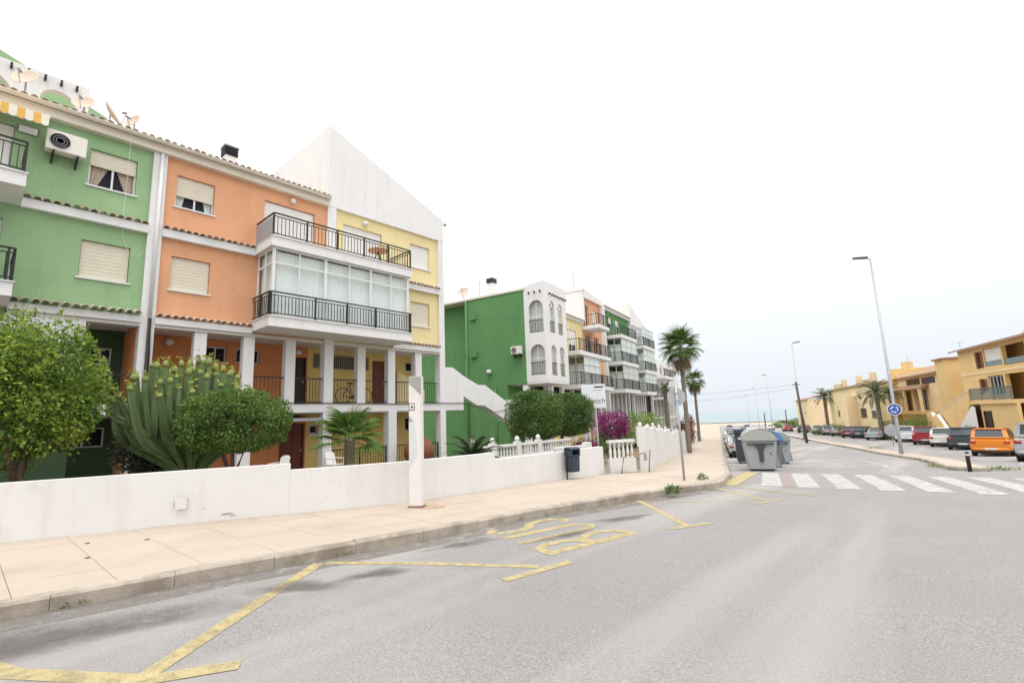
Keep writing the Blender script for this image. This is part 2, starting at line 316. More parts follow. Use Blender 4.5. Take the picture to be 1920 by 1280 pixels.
# one barrel tile, shared by all cornices and eaves
def _tile():
    b = MB(); n = 6; L = .42; vs = []
    for x, r in ((0, .095), (L, .080)):
        for rr in (r, r-.016):
            for i in range(n+1):
                t = math.pi*i/n; vs.append((rr*math.cos(t), x, rr*math.sin(t)))
    k = n+1; fs = []
    for i in range(n):
        fs += [(i, i+1, 2*k+i+1, 2*k+i), (k+i+1, k+i, 3*k+i, 3*k+i+1), (i+1, i, k+i, k+i+1)]
    return b.add(vs, fs).mesh('roof_tile', True, off=False)
TILEM = _tile()
def tile_row(part, x0, x1, y, z, slope=20, pitch=.2, ln=1.0):
    n = int(round((x1-x0)/pitch)); o = OFF[0]
    for i in range(n):
        put('roof_tile', TILEM, TILE, part, (x0+(i+.5)*(x1-x0)/n-o.x+random.uniform(-.012, .012), y-o.y+random.uniform(-.02, .02), z-o.z+random.uniform(-.006, .006)), (R_(slope), 0, R_(random.uniform(-3, 3))), (1, ln, 1))

# ------------------------------------------------------------ setting: terrain, sea, road, pavements
def sheet(svals, tfun, nt_, off):
    b = MB(); vs = []
    for s in svals:
        t0, t1 = tfun(s)
        for j in range(nt_+1):
            x, y = st(s, t0+(t1-t0)*j/nt_); vs.append((x, y, prof(s)+off))
    k = nt_+1; b.add(vs, [(i*k+j, i*k+j+1, (i+1)*k+j+1, (i+1)*k+j) for i in range(len(svals)-1) for j in range(nt_)]); return b
sv = list(np.arange(-60, 120, 4.))+list(np.arange(120, 700, 20.))
tag(sheet(sv, lambda s: (-900, 900), 8, -.75).obj('ground', SAND), kind='structure')
SEA = mat('sea_water', (.19,.27,.28), .30, .06, .01, .35, .25, spec=.5)
b = MB(); b.add([(*st(395, -30000), -6.55), (*st(395, 30000), -6.55), (*st(45000, 60000), -6.55), (*st(45000, -60000), -6.55)], [(0, 1, 2, 3)])
tag(b.obj('sea', SEA), kind='structure')
def interp(x, xs, ys): return float(np.interp(x, xs, ys))
def road_l(s): return interp(s, [-30,-3.9,2.6,10.75,13,15,300], [-26,-10.9,-7.0,-2.4,-1.0,-.6,-.6])
sv = list(np.arange(-30, 120, 1.5))+list(np.arange(120, 262, 6.))
tag(sheet(sv, lambda s: (road_l(s), 75), 24, 0).obj('road', ASPH), kind='structure')
KP = [(-9.9,-13),(-8.2,-6),(-6.86,.4),(-6.68,1.2),(-6.55,2.1),(-6.28,3.22),(-6.0,4.75),(-5.74,6.9),(-5.12,9.65),(-4.78,11.2),(-4.5,12.1),(-4.42,12.6),(-4.55,13.3),(-4.85,14.4),(-5.1,15.5)]
WP = [(-16,-13),(-13.2,-6),(-10.84,.55),(-10.48,1.41),(-10.14,2.38),(-9.69,3.47),(-9.13,4.68),(-8.55,6.2),(-8.4,8.2),(-8.28,10),(-8.25,11.5),(-8.2,13.4),(-7.75,14.0),(-7.5,14.5),(-7.62,15.5)]
def resample(P, n):
    P = np.array(P); L = np.r_[0, np.cumsum(np.hypot(*np.diff(P, axis=0).T))]; t = np.linspace(0, L[-1], n)
    return np.c_[np.interp(t, L, P[:, 0]), np.interp(t, L, P[:, 1])], L[-1]
def along(P, y): a = np.array(P); return float(np.interp(y, a[:, 1], a[:, 0]))
# near pavement: bed plus slabs
YS = np.r_[np.arange(-12, 15.4, .78), 15.45]
pv = MB(); vs = []
for y in YS:
    xk, xw = along(KP, y)-.14, along(WP, y)
    for f in (0, 1): x = xk+(xw-xk)*f; vs.append((x, y, gz(x, y)+.135))
pv.add(vs, [(2*i, 2*i+2, 2*i+3, 2*i+1) for i in range(len(YS)-1)])
side = tag(pv.obj('pavement', PAVEJ), kind='structure')
rnd = random.Random(3)
for i in range(len(YS)-1):
    if YS[i] < -1.6: cols = 3
    else: cols = 5
    for j in range(cols):
        g = .003; q = []
        for (y, f) in ((YS[i]+g, j/cols), (YS[i+1]-g, j/cols), (YS[i+1]-g, (j+1)/cols), (YS[i]+g, (j+1)/cols)):
            xk, xw = along(KP, y)-.15, along(WP, y); x = xk+(xw-xk)*f; x += (-g if f == j/cols else g)
            q.append((x, y, gz(x, y)))
        dz = rnd.uniform(-.0012, .0012)
        top = [(x, y, z+.149+dz) for x, y, z in q]; bm_ = MB().prism(top, (0, 0, -.03)); bm_.obj('paving_slab', PAVE, side)
# kerb stones follow the pavement edge
def kerb_run(parent, P, L=1.0, h=.15, w=.15, m=KERB, seed=1):
    r = random.Random(seed); P, tot = resample(P, 400); D = np.r_[0, np.cumsum(np.hypot(*np.diff(P, axis=0).T))]
    n = int(tot/L)
    for i in range(n):
        a, c = i*tot/n+.0025, (i+1)*tot/n-.0025; k = 4; out = []; inn = []
        for j in range(k):
            d = a+(c-a)*j/(k-1); x = np.interp(d, D, P[:, 0]); y = np.interp(d, D, P[:, 1])
            x2 = np.interp(d+.05, D, P[:, 0]); y2 = np.interp(d+.05, D, P[:, 1]); x1 = np.interp(d-.05, D, P[:, 0]); y1 = np.interp(d-.05, D, P[:, 1])
            t = np.array([x2-x1, y2-y1]); t /= np.hypot(*t); nn = np.array([-t[1], t[0]])
            out.append((x, y)); inn.append((x+nn[0]*w, y+nn[1]*w))
        dz = r.uniform(-.006, .006); b = MB(); vs = []
        for o_, i_ in zip(out, inn):
            zo = gz(*o_); vs += [(o_[0], o_[1], zo-.05), (o_[0], o_[1], zo+h-.025+dz), (o_[0]+(i_[0]-o_[0])*.17, o_[1]+(i_[1]-o_[1])*.17, zo+h+.002+dz), (i_[0], i_[1], zo+h+.002+dz), (i_[0], i_[1], zo-.05)]
        fs = [(5*q+e, 5*q+(e+1) % 5, 5*q+5+(e+1) % 5, 5*q+5+e) for q in range(k-1) for e in range(5)]
        b.add(vs, fs+[(0, 1, 2, 3, 4), tuple(5*(k-1)+e for e in (4, 3, 2, 1, 0))]); b.obj('kerb_stone', m, parent)
kerb_run(side, KP)
# far pavement along the side street
sv = list(np.arange(15.0, 120, 1.5))+list(np.arange(120, 258, 6.))
far = tag(sheet(sv, lambda s: (-2.75, 0), 4, .15).obj('far_pavement', PAVE), kind='structure')
kerb_run(far, [st(16.4, .15), st(66, .15)], seed=4)
strip_k = sheet(list(np.arange(66.1, 257, 6)), lambda s: (0, .15), 1, .152); strip_k.obj('kerb_strip', KERB, far)
# median island between the street and the parking row
MP = [(20.2,7.3),(20.9,6.9),(22.5,7.25),(26,8.1),(31,9.0),(36,9.35),(45,9.55),(65,9.5),(100,9.6),(150,9.8)]
MQ = [(20.2,7.7),(20.9,8.0),(22.5,8.3),(26,9.2),(31,10.1),(36,10.6),(45,10.75),(65,10.7),(100,10.8),(150,11)]
def ml(s, P): a = np.array(P); return float(np.interp(s, a[:, 0], a[:, 1]))
sv = list(np.arange(20.2, 60, .9))+list(np.arange(60, 150, 4.))
med = tag(sheet(sv, lambda s: (ml(s, MP)+.12, ml(s, MQ)-.1), 3, .125).obj('median_island', PAVE), kind='structure')
kerb_run(med, [st(20.2,7.3), st(20.05,7.5), st(20.2,7.7)], L=.2, h=.12, seed=9); kerb_run(med, [st(a, c) for a, c in MP if a <= 65][::-1], h=.12, seed=6); kerb_run(med, [st(a, c) for a, c in MQ if a <= 65], h=.12, seed=8)

# ---- painted markings, laid just above the asphalt
def strip(name, pts, w, m, parent=None, off=.004, closed=False, ends=True):
    P, tot = resample(pts, max(3, int(sum(math.dist(pts[i], pts[i+1]) for i in range(len(pts)-1))/.3)+2)) if not closed else (np.array(pts), 0)
    b = MB(); vs = []; k = len(P)
    for i in range(k):
        t = P[min(i+1, k-1)]-P[max(i-1, 0)]; t = t/np.hypot(*t); n = np.array([-t[1], t[0]])*w/2
        for q in (P[i]+n, P[i]-n): vs.append((q[0], q[1], gz(q[0], q[1])+off))
    b.add(vs, [(2*i, 2*i+1, 2*i+3, 2*i+2) for i in range(k-1)]); return b.obj(name, m, parent)
def mark(label, cat, w, lines, m, name='road_marking', offs=.0035):
    r = tag(empty(name, (*lines[0][0], gz(*lines[0][0])), 0, label, cat)); OFF[0] = Vector(r.location)
    for i, l in enumerate(lines): strip('painted_line', l, w, m, r, offs+.0012*i)
    OFF[0] = Vector((0, 0, 0)); return r
mark('yellow zigzag line of the bus stop nearest the camera, with a short kerbside bar', 'road marking', .15, [[(-7.2,-.1),(-5.35,.36),(-4.35,1.0)], [(-4.4,1.0),(-6.15,3.15)], [(-4.45,.82),(-4.05,1.5)]], PAINTY)
mark('yellow V line of the bus stop running out from the kerb beside the BUS letters', 'road marking', .12, [[(-6.1,3.22),(-5.0,3.95),(-3.78,4.62)], [(-3.78,4.0),(-3.60,5.0)]], PAINTY)
mark('short yellow line slanting from the kerb past the BUS letters, with a bar at its end', 'road marking', .12, [[(-5.1,9.6),(-3.28,7.68)], [(-3.42,7.3),(-3.05,8.05)]], PAINTY)
mark('thin yellow line slanting from the pavement corner towards the zebra crossing', 'road marking', .09, [[(-4.5,12.4),(-2.95,10.85)], [(-2.98,10.3),(-2.72,11.2)], [(-4.35,12.9),(-2.2,11.9)]], PAINTY)
mark('thin pale yellow line crossing the bay near the pavement corner', 'road marking', .07, [[(-5.2,9.3),(-3.05,10.7)]], PAINTY)
mark('short white dash on the asphalt by the pavement corner', 'road marking', .10, [[(-4.5,11.5),(-4.12,11.72)]], PAINTW)
# BUS letters, read by drivers coming up the street; letter height runs along the street
bus = empty('road_lettering', (-4.5, 6, gz(-4.5, 6)), 0, 'yellow BUS lettering painted on the asphalt by the kerb', 'road lettering'); OFF[0] = Vector(bus.location)
def glyph(name, lines, o, ux, uy, w, h):
    for k, l in enumerate(lines):
        strip(name, [(o[0]+ux[0]*a*w+uy[0]*c*h, o[1]+ux[1]*a*w+uy[1]*c*h) for a, c in l], .16, PAINTY, bus, .0035+.0012*k)
ux = (-.97, .26); uy = (-.20, -.98)
arc = lambda cx, cy, rx, ry, a0, a1, n=7: [(cx+rx*math.cos(R_(a0+(a1-a0)*i/n)), cy+ry*math.sin(R_(a0+(a1-a0)*i/n))) for i in range(n+1)]
glyph('letter_b', [[(0, -.03), (0, 1.03)], [(0, 1), (.5, 1)]+arc(.5, .76, .42, .24, 90, -90)+[(0, .52)], [(0, .5)]+[(.5, .5)]+arc(.5, .25, .5, .25, 90, -90)+[(0, 0)]], (-3.72, 6.75), ux, uy, .42, 1.62)
glyph('letter_u', [[(0, 1), (0, .25)]+arc(.5, .25, .5, .25, 180, 360)+[(1, 1)]], (-4.38, 6.92), ux, uy, .42, 1.62)
glyph('letter_s', [arc(.5, .76, .48, .24, 30, 270)+arc(.5, .26, .48, .26, 90, -150)], (-5.0, 7.1), ux, uy, .42, 1.62)
OFF[0] = Vector((0, 0, 0))
# zebra crossing: each bar is a part
zb = empty('zebra_crossing', (-2, 16, gz(-2, 16)), 0, 'white zebra crossing bars across the side street mouth', 'zebra crossing'); OFF[0] = Vector(zb.location)
for i in range(9):
    a = Vector((-3.48+.79*i, 13.40+.06*i)); c = a+Vector((-1.26+.06*i, 4.85-.06*i)); strip('crossing_bar', [tuple(a), tuple(c)], .46, PAINTW, zb)
OFF[0] = Vector((0, 0, 0))
PINK = mat('faded_red_paint', (.31,.235,.225), .9, .1, 2, .3, 120, fine=(60, .75), stain=[(4, .45, .6, (.28,.265,.25), .85)])
mark('faded red band between the first two zebra bars', 'road marking', .36, [[(-3.1,13.45),(-4.25,18.2)]], PINK, offs=.003)
mark('white stop line beyond the zebra crossing', 'road marking', .16, [[(-4.9,19.2),(1.1,20.2)]], PAINTW)
mark('white lane line beyond the containers, nearer the parked cars by the kerb', 'road marking', .11, [[st(24,4.55),st(32,4.7)]], PAINTW)
mark('white turn arrow painted in the right-hand lane of the street', 'road arrow', .16, [[st(31,6.6),st(25,6.2),st(23,5.7)], [st(23.6,6.2),st(22.6,5.65),st(23.6,5.3)]], PAINTW, 'road_arrow')
mark('faded white parking line in front of the orange car', 'road marking', .10, [[st(26,10.9),st(30,12.6)]], PAINTW)
tag(strip('road_marking', [(-4.42,13.1),(-4.62,14.3),(-5.28,18.2)], .42, wornpaint('yellow_kerb_paint', (.46,.385,.20), .42), None, .009), 'yellow painted patch at the pavement corner before the containers', 'road marking')
DIRT = wornpaint('gutter_dirt', (.235,.21,.18), .50, False, .16, 3.)
gp = [(x+.20, y) for x, y in KP if -7 < y < 12.2]; tag(strip('gutter_dirt', gp, .42, DIRT, None, .0025), 'thin brownish dirt gathered in the gutter along the kerb', 'dirt', kind='stuff')
# darker oil and damp stains along the bus bay
STAIN = wornpaint('old_oil_stain', (.155,.138,.128), .45, True, .16, 2.5)
def blob(pts, off):
    P = np.array(pts); c = P.mean(0); n = 40; b = MB(); vs = [(c[0], c[1], gz(*c)+off)]
    ang = np.linspace(0, 2*math.pi, n, endpoint=False); d = P[1]-P[0]; L = np.hypot(*d)/2; d = d/np.hypot(*d); w = pts[2] if len(pts) > 2 else None
    return b
def stain(p, q, w, seed, k=0):
    r = random.Random(seed); p = np.array(p); q = np.array(q); d = q-p; L = np.hypot(*d)/2; d = d/(2*L); nn = np.array([-d[1], d[0]]); c = (p+q)/2; b = MB(); z_ = .0055+k*.0003; vs = [(*c, gz(*c)+z_)]; n = 36; fd = [1.]; K = 5
    for q_ in range(1, K+1):
        for i in range(n):
            a = 2*math.pi*i/n; rr = (1.25+.2*math.sin(3*a+seed)+.12*math.sin(5*a+2*seed))*q_/K; x = c+d*L*math.cos(a)*rr+nn*w/2*1.4*math.sin(a)*rr; vs.append((*x, gz(*x)+z_)); fd.append(1-q_/K)
    b.add(vs, [(0, 1+i, 1+(i+1) % n) for i in range(n)]+[(1+(q_-1)*n+i, 1+(q_-1)*n+(i+1) % n, 1+q_*n+(i+1) % n, 1+q_*n+i) for q_ in range(1, K) for i in range(n)]); me = b.mesh('oil_stain'); me.attributes.new('fade', 'FLOAT', 'POINT').data.foreach_set('value', fd); return put('oil_stain', me, STAIN)
for i, (p, q, w, lb) in enumerate([((-6.3,-.6),(-5.5,1.9),.55,'long dark damp stain by the kerb left of the yellow zigzag'), ((-5.75,2.2),(-5.15,2.9),.28,'dark stain crossing under the near yellow zigzag line'), ((-5.3,3.0),(-5.0,3.7),.22,'small dark stain just beyond the near yellow zigzag'), ((-5.5,4.4),(-5.25,5.4),.25,'dark oily stain between kerb and yellow V line'), ((-4.6,5.5),(-4.35,6.7),.18,'dark streak inside the letter U of BUS'), ((-4.55,7.2),(-4.2,8.2),.25,'dark stain on the asphalt just beyond the BUS letters')]):
    tag(stain(p, q, w, i+2, i), lb, 'stain')
# garden ground behind the white wall
WG = [(x-.1, y) for x, y in WP if y < 14]
b = MB(); vs = [(x, y, -.12) for x, y in WG]+[(-40, y, -.12) for x, y in WG]; k = len(WG); b.add(vs, [(i, i+1, k+i+1, k+i) for i in range(k-1)])
tag(b.obj('garden_ground', SOIL), kind='structure')
b = MB(); vs = []
for s in range(14, 90, 4):
    for t in (-2.9, -9, -40): x, y = st(s, t); vs.append((x, y, min(gz(x, y)+.1, -.22)))
k = len(vs)//3; b.add(vs, [(3*i+j, 3*i+3+j, 3*i+4+j, 3*i+1+j) for i in range(k-1) for j in (0, 1)]); tag(b.obj('far_garden_ground', SOIL), kind='structure')

# ------------------------------------------------------------ near apartment building (local x along the street, y into the building)
def frame(name, loc, rz, label, cat, group=None):
    r = empty(name, loc, rz, label, cat, group); OFF[0] = Vector((0, 0, loc[2])); return r
def wloc(fr, x, y, z):                                     # building-local point to world
    c, s = math.cos(fr[2]), math.sin(fr[2]); return (fr[0]+c*x-s*y, fr[1]+s*x+c*y, z)
F1 = (-17.6, 0, R_(90))
B1 = frame('apartment_building', (-17.6, 0, -.25), R_(90), 'near apartment building with green, orange and yellow sections and white gable', 'building')
BX = -9.
gh = [(1.76,2.87,8.80,9.92), (1.77,2.88,6.05,7.14), (-1.66,.22,8.05,9.92), (-1.66,.22,5.35,7.3)]
oh = [(3.90,5.0,8.81,9.88), (3.91,5.0,6.06,7.15), (6.62,8.5,8.05,9.92), (6.62,8.5,5.35,7.3)]
yh = [(13.07,14.2,8.8,9.9), (13.09,14.17,6.04,7.15), (9.73,11.56,8.05,9.9), (9.73,11.56,5.35,7.3)]
wall_mb(BX, 3.24, 4.9, 10.42, 0, .25, gh).obj('green_wall', GREEN1, B1)
wall_mb(3.60, 9.0, 4.9, 10.42, 0, .25, oh).obj('orange_wall', ORANGE, B1)
wall_mb(9.36, 14.68, 4.9, 10.42, 0, .25, yh).obj('yellow_wall', YELLOW, B1)
MB().box(BX, 14.9, .45, 9, 4.93, 10.4).box(BX, 14.0, 2.1, 9, -.25, 4.9).obj('inner_rooms', CORE, B1)
for a, c, top in ((3.24,3.60,10.62), (9.0,9.36,10.60), (14.68,15.0,10.42)):
    p = MB().box(a, c, -.10, .26, -.25, top).obj('pilaster', WHITE, B1)
    if a == 3.24:
        MB().tube([(3.45,-.15,10.6),(3.45,-.15,5.05)], .05, 10).obj('downpipe', TRIM, p, True); MB().tube([(3.46,-.15,5.05),(3.46,-.15,-.2)], .045, 10).obj('lower_downpipe', IRON, p, True)
# cornice bands with their tile rows
for a, c, z0, z1, tz in ((.50,3.24,7.68,7.93,7.95), (3.60,6.33,7.68,7.93,7.95), (12.06,14.68,7.68,7.93,7.95), (.50,3.24,4.90,5.10,5.14), (3.60,6.33,4.90,5.10,5.14), (12.06,14.68,4.90,5.10,5.14)):
    p = MB().box(a, c, -.17, -.002, z0, z1).obj('cornice', WHITE, B1)
    tile_row(p, a, c, -.24 if tz > 6 or a > 1 else -.33, tz-.02, 16, .2, .62 if tz > 6 or a > 1 else .82)
# eave, gutter, roof
p = MB().box(BX, 9.0, -.22, -.003, 10.38, 10.55).box(BX, 9.0, -.26, .3, 10.552, 10.60).obj('eave', CREAM, B1)
gt = MB(); n = 8
vs = [(x, -.33+.085*math.cos(t), 10.68+.085*math.sin(t)) for x in (BX, 9.0) for t in [math.pi+math.pi*i/n for i in range(n+1)]]
gt.add(vs, [(i, i+1, n+2+i, n+1+i) for i in range(n)]).prism([(BX,-.42,10.665),(BX,-.40,10.665),(BX,-.40,10.69),(BX,-.42,10.69)], (9-BX, 0, 0)); gt.obj('gutter', CREAM, p, True)
rf = MB(); cols = int((9.0-BX)/.2)
for i in range(cols):
    x0 = BX+i*.2; k = 5
    for j in range(k):
        t0, t1 = math.pi*j/k, math.pi*(j+1)/k; pr = []
        for t in (t0, t1): pr.append((x0+.1-.09*math.cos(t), .085*math.sin(t)))
        rf.add([(pr[0][0], -.1, 10.78+pr[0][1]), (pr[1][0], -.1, 10.78+pr[1][1]), (pr[1][0], 5, 12.35+pr[1][1]), (pr[0][0], 5, 12.35+pr[0][1])], [(0, 1, 2, 3)])
rf.prism([(BX,-.28,10.62),(BX,5,12.25),(BX,5,12.30),(BX,-.28,10.70)], (9.0-BX, 0, 0)); roof = rf.obj('roof', TILE, B1)
tile_row(roof, BX+5.6, 9.0, -.36, 10.69, 17, .2, .9)
ch = MB().box(5.9, 6.32, 2.2, 2.62, 11.2, 12.35).obj('chimney', WHITE, B1)
for i in range(4): box('chimney_slat', IRON, ch, 5.86, 6.36, 2.16, 2.66, 12.38+i*.09, 12.42+i*.09)
box('chimney_core', IRON, ch, 5.98, 6.24, 2.28, 2.54, 12.35, 12.7); box('chimney_cap', PANEL, ch, 5.84, 6.38, 2.14, 2.68, 12.72, 12.77)
# mono-pitch white gable over the yellow section
MB().prism([(9.0,-.11,10.42),(15.0,-.11,10.42),(15.0,-.11,11.53),(9.0,-.11,13.95)], (0, .35, 0)).obj('gable', WHITE, B1)
MB().prism([(9.0,.245,10.42),(9.0,6.5,10.42),(9.0,6.5,13.95),(9.0,.245,13.95)], (.25, 0, 0)).prism([(9.26,.25,13.83),(15.0,.25,11.49),(15.0,.25,11.35),(9.26,.25,13.69)], (0, 6.2, 0)).prism([(14.8,.25,10.42),(14.8,6.4,10.42),(14.8,6.4,11.4),(14.8,.25,11.4)], (.2,0,0)).obj('gable_side', WHITE, B1)
MB().tube([(15.0,-.05,11.38),(15.16,-.05,11.38)], .03, 8).box(15.14, 15.24, -.1, 0, 11.32, 11.44).obj('gable_lamp', PANEL, B1)
# green mono-pitch behind and white roof arcade
MB().prism([(-8,4.6,12),(2.6,4.6,12),(2.6,4.6,13.45),(-8,4.6,17.7)], (0, .3, 0)).obj('green_gable', GREEN1, B1)
ar = arch_mb(-5.9, 1.88, 11.3, 13.38, 2.9, 3.15, [(-4.2,.55,11.4,12.8),(-2.65,.55,11.4,12.8),(-.55,.62,11.4,12.88),(1.12,.43,11.4,12.92)]).obj('roof_arcade', WHITE, B1)
MB().box(.35, 1.80, 4.25, 4.45, 11.6, 13.0).obj('arcade_back_wall', WHITE, ar)
for i in range(12): box('beam_end', IRON, ar, -2.7+i*.385-.03, -2.7+i*.385+.03, 2.72, 2.898, 13.10, 13.24)
for i in range(3): box('beam_end', IRON, ar, .75+i*.33-.03, .75+i*.33+.03, 4.1, 4.248, 12.72, 12.88)
# windows
window(B1, 1.765, 2.865, 8.805, 9.915, 0, .40, curtain=CURT); window(B1, 1.775, 2.875, 6.055, 7.135, 0, 1.)
window(B1, 3.905, 4.995, 8.815, 9.875, 0, .60, curtain=BLIND); window(B1, 3.915, 4.995, 6.065, 7.145, 0, 1.)
window(B1, 13.075, 14.195, 8.805, 9.895, 0, 1., sm=SHUTW); window(B1, 13.095, 14.165, 6.045, 7.145, 0, 1.)
for a, c in ((-1.655,.215), (6.625,8.495), (9.735,11.555)): window(B1, a, c, 8.06, 9.9, 0, .97, sm=SHUTW, sill=False, name='balcony_door'); window(B1, a, c, 5.36, 7.29, 0, 0, sill=False, name='balcony_door')
for x in (7.6, 10.7): MB().lathe([(.03,0),(.09,.03),(.11,.10),(.08,.17),(.02,.19)], 12, (x,-.1,10.05)).obj('wall_lamp', TRIM, B1, True)
# projecting balconies (one pair shared by orange and yellow, one at the green end)
def balcony_pair(xa, xb, glazed):
    up = MB().box(xa, xb, -1.5, -.003, 7.72, 8.05).box(xa-.03, xb+.03, -1.54, -.005, 8.051, 8.08).obj('balcony', WHITE, B1)
    railing(up, (xa+.06, -1.46), (xb-.06, -1.46), 8.08, 8.88, .13, (0, .205, .41, .61, .805, 1))
    railing(up, (xa+.06, -1.42), (xa+.06, -.03), 8.08, 8.88, .13, ()); railing(up, (xb-.06, -1.42), (xb-.06, -.03), 8.08, 8.88, .16, ())
    for xx in (xa+.035,): box('side_screen', PANEL, up, xx-.008, xx+.004, -1.42, -.05, 8.17, 8.76)
    lo = MB().box(xa, xb, -1.5, -.003, 4.97, 5.30).box(xa-.03, xb+.03, -1.54, -.005, 5.301, 5.33).obj('balcony', WHITE, B1)
    railing(lo, (xa+.05, -1.50), (xb-.05, -1.50), 5.33, 6.13, .115, (0, .27, .485, .70, .985), thin=.02); railing(lo, (xa+.03, -1.46), (xa+.03, -.03), 5.33, 6.13, .14, (.03, .5), thin=.02)
    railing(lo, (xb-.03, -1.46), (xb-.03, -.03), 5.33, 6.13, .14, (.03,), thin=.02)
    if glazed:
        g = MB(); y = -1.34; gx = [xa+.16, 7.36, 8.32, 9.26, 10.18, 11.1, xb-.12]; wd = [.10,.045,.10,.05,.08,.045,.10]
        for x, w in zip(gx, wd): g.box(x-w/2, x+w/2, y-.03, y+.03, 5.33, 7.72)
        for i in range(6):
            a, c = gx[i]+wd[i]/2, gx[i+1]-wd[i+1]/2
            for z in (5.36, 7.19, 7.69): g.box(a, c, y-.025, y+.025, z-.03, z+.03)
        sx = gx[0]
        for yy in (-.06, -.68): g.box(sx-.025, sx+.025, yy-.03, yy+.03, 5.33, 7.72)
        for (p_, q_) in ((-.09-.56, -.09), (-1.31, -.71)):
            for z in (5.36, 7.19, 7.69): g.box(sx-.022, sx+.022, p_, q_, z-.03, z+.03)
        gl = g.obj('glazed_enclosure', TRIM, B1)
        for i in range(6):
            for z0, z1 in ((5.39,7.16), (7.22,7.66)): box('pane', GLASS, gl, gx[i]+wd[i]/2, gx[i+1]-wd[i+1]/2, y-.004, y+.004, z0, z1)
            zz = 7.16; cb = MB(); n = 16
            vs = [(gx[i]+(gx[i+1]-gx[i])*k/n, y+.14+.012*math.sin(k*1.9), z) for z in (5.36, 7.64) for k in range(n+1)]
            cb.add(vs, [(k, k+1, n+2+k, n+1+k) for k in range(n)]); cb.obj('blind', BLIND, gl)
        box('blind', BLIND, gl, sx+.12, sx+.13, -1.3, -.06, 5.36, 7.66)
        for p_, q_ in ((-.65, -.09), (-1.31, -.71)):
            for z0, z1 in ((5.39,7.16), (7.22,7.66)): box('pane', GLASS, gl, sx-.004, sx+.004, p_, q_, z0, z1)
balcony_pair(6.33, 12.06, True); balcony_pair(-5.2, .50, False)
# round tables behind the upper railing
# gallery floor, ceiling, back walls, columns
MB().box(BX, 16.15, -.08, 1.8, 2.2, 2.5).obj('gallery_floor', WHITE, B1)
MB().box(BX, 14.98, .256, 1.9, 4.905, 4.925).box(3.6, 14.68, -.10, .254, 4.80, 4.895).box(.5, 3.24, -.10, .254, 4.80, 4.895).obj('gallery_ceiling', SOFFIT, B1)
MB().box(BX, 14.9, -.02, 1.79, 2.16, 2.196).obj('lower_ceiling', SOFFIT, B1)
gw = [(2.4,2.95,3.8,4.35)]; ow = [(5.5,6.22,4.08,4.66),(6.53,7.37,4.12,4.66),(8.42,9.2,2.5,4.48)]; yw = [(9.48,9.80,4.08,4.69),(10.32,11.45,4.08,4.69),(11.86,12.10,4.1,4.69),(12.28,13.02,2.5,4.56),(14.12,14.6,4.15,4.62)]
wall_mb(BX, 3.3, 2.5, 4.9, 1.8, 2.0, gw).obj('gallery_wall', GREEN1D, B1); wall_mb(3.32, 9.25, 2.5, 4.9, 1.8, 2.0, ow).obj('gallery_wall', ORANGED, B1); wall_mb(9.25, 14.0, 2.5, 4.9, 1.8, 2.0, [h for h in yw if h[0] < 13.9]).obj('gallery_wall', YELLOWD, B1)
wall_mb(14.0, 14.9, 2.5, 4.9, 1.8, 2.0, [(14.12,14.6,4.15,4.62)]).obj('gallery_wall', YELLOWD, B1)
MB().box(14.13, 14.59, 2.02, 2.06, 4.1, 4.7).obj('window_backing', CORE, B1)
MB().box(3.22, 3.32, .3, 1.8, 2.5, 4.9).obj('partition', ORANGED, B1)
window(B1, 2.405, 2.945, 3.805, 4.345, 1.8, 0, sill=False); window(B1, 5.505, 6.215, 4.085, 4.655, 1.8, 0, sill=False); window(B1, 6.535, 7.365, 4.125, 4.655, 1.8, 0, sill=False)
window(B1, 14.125, 14.595, 4.155, 4.615, 1.8, 0, sill=True, mull=0)
LOUV = mat('tan_louvre', (.36,.30,.22), .8, .1, 6)
for a, c, z0, z1 in ((9.485,9.795,4.085,4.685), (11.865,12.095,4.105,4.685)):
    w = window(B1, a, c, z0, z1, 1.8, 0, fm=LOUV, sill=False, mull=0)
    for i in range(7): box('louvre_slat', LOUV, w, a+.045, c-.045, 1.87, 1.90, z0+.07+i*.08, z0+.11+i*.08)
lat = window(B1, 10.325, 11.445, 4.085, 4.685, 1.8, 0, fm=LOUV, sill=False, mull=0, name='lattice_window')
for i in range(11): box('lattice_bar', LOUV, lat, 10.40+i*.0965, 10.425+i*.0965, 1.86, 1.885, 4.13, 4.64)
for i in range(5): box('lattice_bar', LOUV, lat, 10.37, 11.40, 1.835, 1.858, 4.20+i*.095, 4.222+i*.095)
door(B1, 8.425, 9.195, 2.505, 4.475, 1.8, DOORD); door(B1, 12.285, 13.015, 2.505, 4.555, 1.8, DOOR)
for x in (4.4, 8.8): MB().lathe([(.02,0),(.1,.03),(.13,.11),(.1,.19),(.02,.22)], 12, (x,1.68,4.55)).obj('wall_lamp', TRIM, B1, True)
g0 = [(1.95,2.95,1.3,1.9)]; o0 = [(3.9,4.7,-.25,1.78),(8.22,9.2,-.25,1.82)]; y0 = [(9.42,9.76,1.38,1.74),(12.9,13.6,-.25,1.8)]
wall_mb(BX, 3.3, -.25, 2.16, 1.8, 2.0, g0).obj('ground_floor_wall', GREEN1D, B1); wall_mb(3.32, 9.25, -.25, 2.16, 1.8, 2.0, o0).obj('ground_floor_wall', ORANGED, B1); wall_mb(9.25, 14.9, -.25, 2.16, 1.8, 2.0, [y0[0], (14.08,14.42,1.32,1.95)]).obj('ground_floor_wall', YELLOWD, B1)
MB().box(14.0, 14.5, 2.02, 2.06, 1.2, 2.1).obj('window_backing', CORE, B1)
MB().box(3.22, 3.32, .3, 1.8, -.25, 2.16).obj('partition', ORANGE, B1)
